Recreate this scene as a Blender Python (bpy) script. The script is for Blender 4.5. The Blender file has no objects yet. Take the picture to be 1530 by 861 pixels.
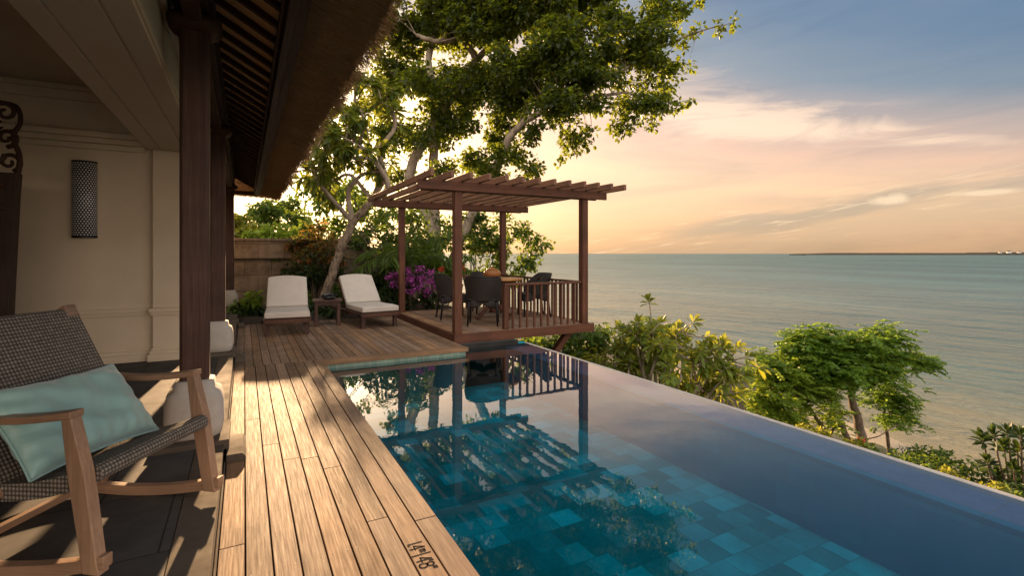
import bpy, math, random
import numpy as np
from mathutils import Vector, Matrix, Euler
random.seed(7); rng = np.random.default_rng(7)
R = math.radians
scene = bpy.context.scene
col = scene.collection
H = 1.3; F = 750.0; TH = math.atan(400 / F); SN, CS = math.sin(TH), math.cos(TH)

# ------------------------------------------------------------ placement helpers
def D(px, py, d):
    "point seen at pixel (px, py) standing d metres ahead"
    l = (px - 765) / F * d
    return Vector((SN * d + CS * l, CS * d - SN * l, H - (py - 379) / F * d))
def AY(px, y):
    "X of the point seen in pixel column px on the plane Y = y"
    r = (px - 765) / F
    return (r * CS * y + SN * y) / (CS - r * SN)

# ------------------------------------------------------------ material helpers
def nm(name):
    m = bpy.data.materials.new(name); m.use_nodes = True
    nt = m.node_tree; nt.nodes.clear()
    return m, nt
def N(nt, t, **kw):
    n = nt.nodes.new(t)
    for k, v in kw.items():
        if k.startswith('i_'):
            n.inputs[k[2:].replace('_', ' ')].default_value = v
        else: setattr(n, k, v)
    return n
def L(nt, a, b): nt.links.new(a, b)
def ramp(nt, fac, stops, interp='LINEAR'):
    r = N(nt, 'ShaderNodeValToRGB'); r.color_ramp.interpolation = interp
    e = r.color_ramp.elements
    while len(e) < len(stops): e.new(0.5)
    for i, (p, c) in enumerate(stops):
        e[i].position = p; e[i].color = (c[0], c[1], c[2], 1) if hasattr(c, '__len__') else (c, c, c, 1)
    L(nt, fac, r.inputs[0]); return r.outputs[0]
def mth(nt, op, a, b=None, c=None, clamp=False):
    n = N(nt, 'ShaderNodeMath', operation=op); n.use_clamp = clamp
    for i, v in enumerate((a, b, c)):
        if v is None: continue
        if isinstance(v, (int, float)): n.inputs[i].default_value = v
        else: L(nt, v, n.inputs[i])
    return n.outputs[0]
def mixc(nt, fac, a, b, mode='MIX'):
    n = N(nt, 'ShaderNodeMix', data_type='RGBA', blend_type=mode)
    for idx, v in ((0, fac), (6, a), (7, b)):
        if isinstance(v, (int, float)): n.inputs[idx].default_value = v
        elif isinstance(v, tuple): n.inputs[idx].default_value = (*v[:3], 1)
        else: L(nt, v, n.inputs[idx])
    return n.outputs[2]
def coords(nt, scale=(1, 1, 1), kind='Object', loc=None):
    t = N(nt, 'ShaderNodeTexCoord'); m = N(nt, 'ShaderNodeMapping')
    m.inputs['Scale'].default_value = scale
    L(nt, t.outputs[kind], m.inputs[0])
    return m.outputs[0]
def noise(nt, vec, scale=5, detail=5, rough=.55, out=0, dist=0):
    n = N(nt, 'ShaderNodeTexNoise'); n.inputs['Scale'].default_value = scale
    n.inputs['Detail'].default_value = detail; n.inputs['Roughness'].default_value = rough
    n.inputs['Distortion'].default_value = dist
    if vec is not None: L(nt, vec, n.inputs['Vector'])
    return n.outputs[out]
def finish(nt, colr, rough=.6, bump=None, bstr=.3, bdist=.01, metallic=0, spec=.5, extra=None):
    p = N(nt, 'ShaderNodeBsdfPrincipled')
    if isinstance(colr, tuple): p.inputs['Base Color'].default_value = (*colr[:3], 1)
    else: L(nt, colr, p.inputs['Base Color'])
    if isinstance(rough, (int, float)): p.inputs['Roughness'].default_value = rough
    else: L(nt, rough, p.inputs['Roughness'])
    p.inputs['Metallic'].default_value = metallic
    p.inputs['Specular IOR Level'].default_value = spec
    if bump is not None:
        b = N(nt, 'ShaderNodeBump'); b.inputs['Strength'].default_value = bstr
        b.inputs['Distance'].default_value = bdist
        L(nt, bump, b.inputs['Height']); L(nt, b.outputs[0], p.inputs['Normal'])
    o = N(nt, 'ShaderNodeOutputMaterial')
    L(nt, p.outputs[0], o.inputs[0])
    return p

def wood(name, dark, light, axis='y', rough=.55, fine=60, var=.35, bstr=.25, spec=.4):
    m, nt = nm(name)
    sc = {'x': (.03, 1, 1), 'y': (1, .03, 1), 'z': (1, 1, .03)}[axis]; fine *= 2.2
    g = N(nt, 'ShaderNodeNewGeometry')
    v = coords(nt, sc)
    off = N(nt, 'ShaderNodeVectorMath', operation='MULTIPLY_ADD')
    off.inputs[1].default_value = (1, 1, 1)
    cmb = N(nt, 'ShaderNodeCombineXYZ')
    L(nt, mth(nt, 'MULTIPLY', g.outputs['Random Per Island'], 37.0), cmb.inputs[0])
    L(nt, mth(nt, 'MULTIPLY', g.outputs['Random Per Island'], 91.0), cmb.inputs[1])
    L(nt, v, off.inputs[0]); L(nt, cmb.outputs[0], off.inputs[2])
    n1 = noise(nt, off.outputs[0], fine, 6, .65)
    n2 = noise(nt, off.outputs[0], fine * .13, 3, .6, dist=1.2)
    n3 = noise(nt, coords(nt), 2.2, 5, .6)
    f = mth(nt, 'MULTIPLY_ADD', n1, .55, mth(nt, 'MULTIPLY', n2, .45))
    c = ramp(nt, f, [(.3, dark), (.68, light)])
    hv = N(nt, 'ShaderNodeHueSaturation')
    L(nt, c, hv.inputs['Color'])
    L(nt, mth(nt, 'MULTIPLY_ADD', g.outputs['Random Per Island'], var * 2, 1 - var), hv.inputs['Value'])
    L(nt, mth(nt, 'MULTIPLY_ADD', mth(nt, 'FRACT', mth(nt, 'MULTIPLY', g.outputs['Random Per Island'], 13.7)), .3, .82), hv.inputs['Saturation'])
    st = ramp(nt, n3, [(.35, (.60, .61, .64)), (.6, (1, 1, 1))])
    c2 = mixc(nt, .8, hv.outputs[0], st, 'MULTIPLY')
    rr = ramp(nt, n1, [(.3, rough + .12), (.7, rough - .08)])
    finish(nt, c2, rr, n1, bstr, .004, spec=spec)
    return m

def plain(name, c, rough=.7, var=.12, scale=3, bstr=.12, fine=80, bdist=.004, spec=.4, metallic=0):
    m, nt = nm(name)
    v = coords(nt)
    a = noise(nt, v, scale, 6, .6); b = noise(nt, v, fine, 4, .6)
    lo = tuple(x * (1 - var) for x in c); hi = tuple(min(1, x * (1 + var)) for x in c)
    cc = ramp(nt, a, [(.32, lo), (.68, hi)])
    cc = mixc(nt, .25, cc, ramp(nt, b, [(.3, (.8, .8, .8)), (.7, (1, 1, 1))]), 'MULTIPLY')
    finish(nt, cc, rough, b, bstr, bdist, spec=spec, metallic=metallic)
    return m

def leafmat(name, c1, c2, tr, trf=.45, rough=.45, extra=None):
    "leaf: each leaf takes its own tint; light passes through the blade"
    m, nt = nm(name)
    g = N(nt, 'ShaderNodeNewGeometry')
    rnd = g.outputs['Random Per Island']
    stops = [(0, c1), (.8, c2)]
    if extra: stops = [(0, c1), (.62, c2)] + extra
    c = ramp(nt, rnd, stops)
    v = mth(nt, 'MULTIPLY_ADD', mth(nt, 'FRACT', mth(nt, 'MULTIPLY', rnd, 17.3)), .7, .65)
    hv = N(nt, 'ShaderNodeHueSaturation'); L(nt, c, hv.inputs['Color']); L(nt, v, hv.inputs['Value'])
    p = N(nt, 'ShaderNodeBsdfPrincipled'); L(nt, hv.outputs[0], p.inputs['Base Color'])
    p.inputs['Roughness'].default_value = rough; p.inputs['Specular IOR Level'].default_value = .35
    t = N(nt, 'ShaderNodeBsdfTranslucent')
    if extra:
        tc = mixc(nt, .55, hv.outputs[0], tr, 'MIX'); tc = mixc(nt, .5, tc, c, 'ADD')
        L(nt, tc, t.inputs[0])
    else:
        hv2 = N(nt, 'ShaderNodeHueSaturation'); hv2.inputs['Color'].default_value = (*tr, 1); L(nt, v, hv2.inputs['Value'])
        L(nt, hv2.outputs[0], t.inputs[0])
    mx = N(nt, 'ShaderNodeMixShader'); mx.inputs[0].default_value = trf
    L(nt, p.outputs[0], mx.inputs[1]); L(nt, t.outputs[0], mx.inputs[2])
    o = N(nt, 'ShaderNodeOutputMaterial'); L(nt, mx.outputs[0], o.inputs[0])
    return m

def bark(name, c1, c2, scale=6, bstr=.8):
    m, nt = nm(name)
    v = coords(nt, (1, 1, .6))
    a = noise(nt, v, scale, 7, .65, dist=.6); b = noise(nt, v, scale * 6, 5, .6)
    c = ramp(nt, a, [(.35, c1), (.62, c2)])
    c = mixc(nt, .5, c, ramp(nt, b, [(.35, (.55, .55, .55)), (.65, (1, 1, 1))]), 'MULTIPLY')
    finish(nt, c, .85, mth(nt, 'ADD', a, mth(nt, 'MULTIPLY', b, .5)), bstr, .03)
    return m

def weave(name, dark, light, pitch=.018, rough=.55):
    m, nt = nm(name)
    uv = N(nt, 'ShaderNodeTexCoord').outputs['UV']
    mp = N(nt, 'ShaderNodeMapping'); mp.inputs['Scale'].default_value = (1 / pitch, 1 / pitch * .9, 1)
    L(nt, uv, mp.inputs[0])
    s = N(nt, 'ShaderNodeSeparateXYZ'); L(nt, mp.outputs[0], s.inputs[0])
    u, v = s.outputs[0], s.outputs[1]
    fu, fv = mth(nt, 'FRACT', u), mth(nt, 'FRACT', v)
    par = mth(nt, 'FLOORED_MODULO', mth(nt, 'ADD', mth(nt, 'FLOOR', u), mth(nt, 'FLOOR', v)), 2.0)
    su, sv = mth(nt, 'SINE', mth(nt, 'MULTIPLY', fu, math.pi)), mth(nt, 'SINE', mth(nt, 'MULTIPLY', fv, math.pi))
    ha = mth(nt, 'MULTIPLY', mth(nt, 'POWER', su, .5), mth(nt, 'MULTIPLY_ADD', sv, .6, .4))
    hb = mth(nt, 'MULTIPLY', mth(nt, 'POWER', sv, .5), mth(nt, 'MULTIPLY_ADD', su, .6, .4))
    h = mth(nt, 'ADD', mth(nt, 'MULTIPLY', ha, par), mth(nt, 'MULTIPLY', hb, mth(nt, 'SUBTRACT', 1.0, par)))
    cellc = N(nt, 'ShaderNodeTexWhiteNoise', noise_dimensions='2D')
    fl = N(nt, 'ShaderNodeVectorMath', operation='FLOOR'); L(nt, mp.outputs[0], fl.inputs[0]); L(nt, fl.outputs[0], cellc.inputs['Vector'])
    c = ramp(nt, h, [(.25, tuple(x * .4 for x in dark)), (.6, dark), (.95, light)])
    c = mixc(nt, .6, c, ramp(nt, cellc.outputs[0], [(0, (.6, .6, .6)), (1, (1.1, 1.1, 1.1))]), 'MULTIPLY')
    finish(nt, c, rough, h, .9, pitch * .35, spec=.3)
    return m

M = {}
M['deck'] = wood('weathered_deck_boards', (.12, .073, .044), (.33, .208, .124), 'y', .72, 55, .28, .35, spec=.22)
M['deck_x'] = wood('weathered_deck_border', (.12, .073, .044), (.32, .205, .124), 'x', .72, 55, .15, .3, spec=.22)
for ax in 'xyz':
    M['red_' + ax] = wood('oiled_hardwood_' + ax, (.050, .023, .015), (.125, .058, .037), ax, .55, 45, .15, .2, spec=.2)
    M['dark_' + ax] = wood('dark_stained_wood_' + ax, (.03, .016, .010), (.075, .038, .024), ax, .6, 45, .2, .15, spec=.2)
    M['teak_' + ax] = wood('teak_' + ax, (.25, .12, .048), (.48, .26, .12), ax, .42, 55, .1, .2)
    M['rafter_' + ax] = wood('pergola_slats_' + ax, (.085, .040, .024), (.20, .105, .065), ax, .55, 40, .2, .3)
M['wall'] = plain('beige_render', (.56, .46, .33), .85, .09, 1.1, .25, 90)
M['wallp'] = plain('beige_painted_plaster', (.50, .41, .295), .7, .04, 1.2, .06, 140)
M['ceil'] = plain('ceiling_paint', (.42, .345, .25), .8, .05, 1, .05)
M['stone'] = plain('pale_stone', (.47, .43, .37), .75, .12, 5, .35, 60, .006)
M['charcoal'] = plain('dark_metal', (.02, .02, .022), .4, .2, 9, .05, metallic=.6)
M['perf'] = None
M['cream'] = plain('cream_canvas', (.53, .49, .43), .9, .05, 4, .2, 300, .002, spec=.1)
M['wicker'] = weave('black_brown_wicker', (.018, .013, .011), (.05, .04, .034), .012, .5)
M['weave'] = weave('grey_woven_rope', (.145, .125, .10), (.29, .25, .20), .0155, .75)
M['pot'] = wood('turned_wood', (.17, .075, .03), (.36, .17, .075), 'x', .35, 30, .1)
M['strand'] = plain('straw', (.36, .22, .11), .95, .45, 12, .3, 200, spec=.1)
M['thatch'] = None
M['black'] = plain('black_glaze', (.012, .012, .014), .15, .2, 5, .02)
M['rock'] = plain('brown_rock', (.11, .085, .065), .9, .4, 2.5, .9, 14, .08)
M['soil'] = plain('dark_soil', (.045, .032, .02), .95, .4, 6, .8, 40, .02)
M['white'] = plain('white_paint', (.7, .68, .64), .6, .1, 3)
M['ink'] = plain('black_paint', (.006, .009, .014), .95, .2, 30, spec=.03)

# perforated lamp shade
m, nt = nm('perforated_metal_shade')
uv = N(nt, 'ShaderNodeTexCoord').outputs['UV']
s = N(nt, 'ShaderNodeSeparateXYZ'); L(nt, uv, s.inputs[0])
p_ = .028
vv = mth(nt, 'DIVIDE', s.outputs[1], p_ * .86); row = mth(nt, 'FLOORED_MODULO', mth(nt, 'FLOOR', vv), 2.0)
uu = mth(nt, 'ADD', mth(nt, 'DIVIDE', s.outputs[0], p_), mth(nt, 'MULTIPLY', row, .5))
du = mth(nt, 'SUBTRACT', mth(nt, 'FRACT', uu), .5); dv = mth(nt, 'SUBTRACT', mth(nt, 'FRACT', vv), .5)
rr = mth(nt, 'SQRT', mth(nt, 'ADD', mth(nt, 'MULTIPLY', du, du), mth(nt, 'MULTIPLY', dv, dv)))
hole = mth(nt, 'LESS_THAN', rr, .30)
finish(nt, mixc(nt, hole, (.012, .012, .014), (.75, .78, .80)), .4, hole, -.4, .003)
M['perf'] = m

# thatch
m, nt = nm('alang_thatch')
v = coords(nt, (2.5, 26, 6)); a = noise(nt, v, 3.5, 8, .75, dist=.4); b = noise(nt, coords(nt), 2.2, 4)
c = ramp(nt, a, [(.3, (.18, .10, .045)), (.5, (.45, .28, .13)), (.7, (.66, .44, .23))])
c = mixc(nt, .5, c, ramp(nt, b, [(.3, (.55, .55, .55)), (.7, (1, 1, 1))]), 'MULTIPLY')
finish(nt, c, .95, a, 1, .05, spec=.1); M['thatch'] = m

# woven bamboo roof lining
m, nt = nm('bamboo_roof_lining')
v = coords(nt); w = N(nt, 'ShaderNodeTexWave', wave_type='BANDS', bands_direction='Y'); w.inputs['Scale'].default_value = 22
w.inputs['Distortion'].default_value = .8; L(nt, v, w.inputs[0])
c = ramp(nt, w.outputs[1], [(.1, (.38, .23, .10)), (.6, (.74, .50, .25))])
finish(nt, c, .6, w.outputs[1], .5, .01); M['lining'] = m

# terrace slate tiles
def tiles(name, c1, c2, mortar, bw, bh, rough=.45, off=0., msize=.006, bstr=.25, nscale=4, rot=0):
    m, nt = nm(name)
    t = N(nt, 'ShaderNodeTexCoord'); mp = N(nt, 'ShaderNodeMapping'); mp.inputs['Rotation'].default_value = (0, 0, rot)
    L(nt, t.outputs['Object'], mp.inputs[0])
    b = N(nt, 'ShaderNodeTexBrick'); b.offset = off; L(nt, mp.outputs[0], b.inputs['Vector'])
    b.inputs['Scale'].default_value = 1; b.inputs['Brick Width'].default_value = bw; b.inputs['Row Height'].default_value = bh
    b.inputs['Mortar Size'].default_value = msize; b.inputs['Mortar Smooth'].default_value = .1
    b.inputs['Color1'].default_value = (*c1, 1); b.inputs['Color2'].default_value = (*c2, 1); b.inputs['Mortar'].default_value = (*mortar, 1)
    a = noise(nt, mp.outputs[0], nscale, 7, .65)
    c = mixc(nt, .75, b.outputs[0], ramp(nt, a, [(.3, (.5, .5, .52)), (.7, (1, 1, 1))]), 'MULTIPLY')
    h = mth(nt, 'SUBTRACT', mth(nt, 'MULTIPLY', a, .6), b.outputs[1])
    finish(nt, c, ramp(nt, a, [(.3, rough + .15), (.7, rough - .05)]), h, bstr, .006, spec=.15)
    return m
M['slate'] = tiles('slate_floor_tiles', (.07, .063, .056), (.10, .092, .08), (.035, .032, .028), .62, .62, .7, .5, .004)
M['edge'] = tiles('honed_edge_stone', (.12, .095, .07), (.15, .12, .088), (.10, .09, .07), 1, 1.1, .8, 0, .004)
M['mosaic'] = tiles('waterline_tiles', (.16, .26, .20), (.26, .36, .28), (.35, .36, .30), .1, .2, .25, 0, .006)
M['basalt'] = tiles('basalt_blocks', (.06, .056, .052), (.10, .092, .082), (.03, .03, .028), .5, .2, .8, .5, .008, .6)

# pool stone tiles: mottled green sukabumi
m, nt = nm('green_pool_stone')
t = N(nt, 'ShaderNodeTexCoord')
def brickv(w_, vec):
    b = N(nt, 'ShaderNodeTexBrick'); b.offset = .5; L(nt, vec, b.inputs['Vector'])
    b.inputs['Scale'].default_value = 1; b.inputs['Brick Width'].default_value = w_; b.inputs['Row Height'].default_value = w_
    b.inputs['Mortar Size'].default_value = .0035; b.inputs['Mortar Smooth'].default_value = .2
    b.inputs['Color1'].default_value = (0, 0, 0, 1); b.inputs['Color2'].default_value = (1, 1, 1, 1); b.inputs['Mortar'].default_value = (.1, .1, .1, 1)
    return b.outputs[0]
g = N(nt, 'ShaderNodeNewGeometry'); sn = N(nt, 'ShaderNodeSeparateXYZ'); L(nt, g.outputs['Normal'], sn.inputs[0]); so_ = N(nt, 'ShaderNodeSeparateXYZ'); L(nt, t.outputs['Object'], so_.inputs[0])
cw = N(nt, 'ShaderNodeCombineXYZ'); L(nt, so_.outputs[1], cw.inputs[0]); L(nt, so_.outputs[2], cw.inputs[1])
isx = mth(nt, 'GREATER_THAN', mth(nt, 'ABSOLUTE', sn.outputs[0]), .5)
b1 = brickv(.2, mixc(nt, isx, t.outputs['Object'], cw.outputs[0]))
a = noise(nt, t.outputs['Object'], 1.6, 4, .6); a2 = noise(nt, t.outputs['Object'], 30, 4, .6)
f = mth(nt, 'ADD', mth(nt, 'MULTIPLY', b1, .4), mth(nt, 'MULTIPLY', a, .6))
c = ramp(nt, f, [(.15, (.001, .085, .105)), (.5, (.002, .19, .24)), (.8, (.005, .46, .60))])
c = mixc(nt, .4, c, ramp(nt, a2, [(.3, (.6, .6, .6)), (.7, (1, 1, 1))]), 'MULTIPLY')
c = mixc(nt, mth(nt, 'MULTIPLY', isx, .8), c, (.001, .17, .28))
finish(nt, c, .6, a2, .2, .004); M['poolstone'] = m

# pool water: mirror by Fresnel, blue-green tint through it
m, nt = nm('still_pool_water')
fr = N(nt, 'ShaderNodeFresnel'); fr.inputs['IOR'].default_value = 1.36
v = coords(nt); n1 = noise(nt, v, 2.2, 3, .5); n2 = noise(nt, v, 14, 2, .5)
bp = N(nt, 'ShaderNodeBump'); bp.inputs['Strength'].default_value = .035; bp.inputs['Distance'].default_value = .03
L(nt, mth(nt, 'ADD', n1, mth(nt, 'MULTIPLY', n2, .12)), bp.inputs['Height'])
L(nt, bp.outputs[0], fr.inputs['Normal'])
gl = N(nt, 'ShaderNodeBsdfGlossy'); gl.inputs['Roughness'].default_value = .012; gl.inputs['Color'].default_value = (1, 1, 1, 1)
L(nt, bp.outputs[0], gl.inputs['Normal'])
tr = N(nt, 'ShaderNodeBsdfTransparent')
sxp = N(nt, 'ShaderNodeSeparateXYZ'); L(nt, N(nt, 'ShaderNodeTexCoord').outputs['Object'], sxp.inputs[0])
L(nt, mixc(nt, mth(nt, 'GREATER_THAN', sxp.outputs[0], 3.52), (.16, .86, .90), (.78, .86, .95)), tr.inputs[0])   # a few centimetres of water over the weir tints little
mx = N(nt, 'ShaderNodeMixShader'); L(nt, mth(nt, 'MULTIPLY', mth(nt, 'POWER', fr.outputs[0], 1.15), 2.15, clamp=True), mx.inputs[0]); L(nt, tr.outputs[0], mx.inputs[1]); L(nt, gl.outputs[0], mx.inputs[2])
o = N(nt, 'ShaderNodeOutputMaterial'); L(nt, mx.outputs[0], o.inputs[0]); M['poolwater'] = m

# sea
m, nt = nm('rippled_sea')
t = N(nt, 'ShaderNodeTexCoord'); mp = N(nt, 'ShaderNodeMapping'); mp.inputs['Rotation'].default_value = (0, 0, R(-62)); mp.inputs['Scale'].default_value = (1, .38, 1)
L(nt, t.outputs['Object'], mp.inputs[0])
w1 = noise(nt, mp.outputs[0], .9, 5, .6, dist=.5); w2 = noise(nt, mp.outputs[0], .12, 3, .5); w3 = noise(nt, mp.outputs[0], .02, 4, .5)
hgt = mth(nt, 'ADD', mth(nt, 'MULTIPLY', w1, .35), mth(nt, 'MULTIPLY', w2, 1.6))
sx = N(nt, 'ShaderNodeSeparateXYZ'); L(nt, t.outputs['Object'], sx.inputs[0])
shore = mth(nt, 'ADD', sx.outputs[0], mth(nt, 'MULTIPLY', sx.outputs[1], .1))
shal = ramp(nt, mth(nt, 'DIVIDE', mth(nt, 'ADD', shore, mth(nt, 'MULTIPLY', w3, 6.)), 100.0), [(.20, (.30, .235, .13)), (.30, (.17, .16, .095)), (.45, (.08, .13, .11)), (1, (.05, .11, .105))])
lanes = ramp(nt, w3, [(.40, (.7, .7, .7)), (.6, (1.15, 1.15, 1.15))])
c = mixc(nt, .8, shal, lanes, 'MULTIPLY')
gp = N(nt, 'ShaderNodeNewGeometry'); ln_ = N(nt, 'ShaderNodeVectorMath', operation='LENGTH'); L(nt, gp.outputs['Position'], ln_.inputs[0])
finish(nt, c, ramp(nt, mth(nt, 'DIVIDE', ln_.outputs['Value'], 600.0), [(.04, .16), (.3, .34), (1, .48)]), hgt, 1.0, .95, spec=.38); M['sea'] = m

# slope
m, nt = nm('planted_slope')
a = noise(nt, coords(nt), .7, 6, .6); b = noise(nt, coords(nt), 9, 5, .7)
c = ramp(nt, a, [(.35, (.05, .04, .02)), (.6, (.055, .075, .02))])
g = N(nt, 'ShaderNodeNewGeometry'); sp = N(nt, 'ShaderNodeSeparateXYZ'); L(nt, g.outputs['Position'], sp.inputs[0])
sand = ramp(nt, mth(nt, 'MULTIPLY_ADD', sp.outputs[2], -.2, mth(nt, 'MULTIPLY', a, .15)), [(1.13, 0.), (1.22, 1.)]) if False else mth(nt, 'LESS_THAN', mth(nt, 'ADD', sp.outputs[2], a), -5.5)
c = mixc(nt, sand, c, (.42, .34, .22))
c = mixc(nt, .6, c, ramp(nt, b, [(.3, (.5, .5, .5)), (.7, (1, 1, 1))]), 'MULTIPLY')
finish(nt, c, .95, b, .8, .1); M['slope'] = m

# garden wall stone (courses with stains)
m, nt = nm('weathered_block_wall')
t = N(nt, 'ShaderNodeTexCoord'); mp = N(nt, 'ShaderNodeMapping'); mp.inputs['Rotation'].default_value = (R(90), 0, 0); L(nt, t.outputs['Object'], mp.inputs[0])
b = N(nt, 'ShaderNodeTexBrick'); L(nt, mp.outputs[0], b.inputs['Vector']); b.inputs['Scale'].default_value = 1
b.inputs['Brick Width'].default_value = .62; b.inputs['Row Height'].default_value = .4; b.inputs['Mortar Size'].default_value = .006
b.inputs['Color1'].default_value = (.19, .15, .11, 1); b.inputs['Color2'].default_value = (.25, .20, .145, 1); b.inputs['Mortar'].default_value = (.08, .06, .04, 1)
a = noise(nt, t.outputs['Object'], 1.7, 7, .7); a2 = noise(nt, t.outputs['Object'], 25, 5, .7)
c = mixc(nt, .85, b.outputs[0], ramp(nt, a, [(.35, (.3, .28, .25)), (.62, (1.1, 1.05, 1))]), 'MULTIPLY')
c = mixc(nt, .5, c, ramp(nt, a2, [(.3, (.6, .6, .6)), (.7, (1.05, 1.05, 1.05))]), 'MULTIPLY')
finish(nt, c, .9, mth(nt, 'SUBTRACT', a2, b.outputs[1]), .5, .02); M['gwall'] = m

# satin cushion
m, nt = nm('aqua_silk')
a = noise(nt, coords(nt, (1, 1, 1)), 5, 4, .6, dist=.6); fb = noise(nt, coords(nt, (1, .05, 1)), 300, 2)
c = ramp(nt, a, [(.3, (.22, .38, .345)), (.7, (.29, .47, .42))])
p = finish(nt, c, .38, mth(nt, 'ADD', a, mth(nt, 'MULTIPLY', fb, .02)), .35, .02); p.inputs['Sheen Weight'].default_value = .5
M['silk'] = m
# leaves
M['lf_big'] = leafmat('leaf_deep_green', (.011, .026, .006), (.03, .052, .010), (.30, .36, .022), .46)
M['lf_plum'] = leafmat('leaf_frangipani', (.035, .075, .012), (.09, .13, .02), (.30, .33, .03), .42)
M['lf_plu2'] = leafmat('leaf_frangipani_bright', (.06, .11, .015), (.15, .20, .03), (.44, .44, .04), .45)
M['lf_yel'] = leafmat('leaf_yellow_green', (.09, .11, .012), (.17, .18, .02), (.42, .40, .03), .42)
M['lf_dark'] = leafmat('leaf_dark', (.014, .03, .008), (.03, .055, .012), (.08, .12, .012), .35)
M['lf_mid'] = leafmat('leaf_mid_green', (.03, .065, .010), (.07, .12, .018), (.22, .30, .03), .42)
M['lf_lite'] = leafmat('leaf_feathery', (.08, .14, .016), (.15, .23, .028), (.40, .50, .04), .48)
M['lf_fea'] = leafmat('leaf_feathery_deep', (.045, .10, .012), (.10, .18, .022), (.30, .44, .04), .48)
M['lf_crot'] = leafmat('leaf_croton', (.03, .05, .012), (.06, .07, .015), (.25, .20, .03), .4, extra=[(.7, (.20, .05, .012)), (1, (.28, .13, .02))])
M['lf_boug'] = leafmat('bract_magenta', (.26, .05, .22), (.42, .09, .36), (.5, .10, .42), .35)
M['lf_red'] = leafmat('petal_red', (.5, .04, .02), (.65, .09, .03), (.6, .1, .03), .3)
M['bk_pale'] = bark('pale_bark', (.16, .12, .085), (.42, .35, .27), 5)
M['bk_brown'] = bark('brown_bark', (.06, .04, .026), (.17, .12, .08), 7)
M['bk_spot'] = bark('spotted_bark', (.07, .045, .028), (.42, .33, .23), 14)

# ------------------------------------------------------------ object helpers
def tag(o, label=None, cat=None, group=None, kind=None):
    for k, v in (('label', label), ('category', cat), ('group', group), ('kind', kind)):
        if v: o[k] = v
    return o
def thing(name, label, cat, loc=(0, 0, 0), rz=0, group=None):
    o = bpy.data.objects.new(name, None); col.objects.link(o)
    o.location = loc; o.rotation_euler = (0, 0, rz); o.empty_display_size = .2
    return tag(o, label, cat, group)
def kids(o): return [c for c in bpy.data.objects if c.parent == o]
def copy_tree(o, parent=None):
    c = o.copy(); col.objects.link(c)
    if parent: c.parent = parent
    for ch in kids(o): copy_tree(ch, c)
    return c

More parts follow.
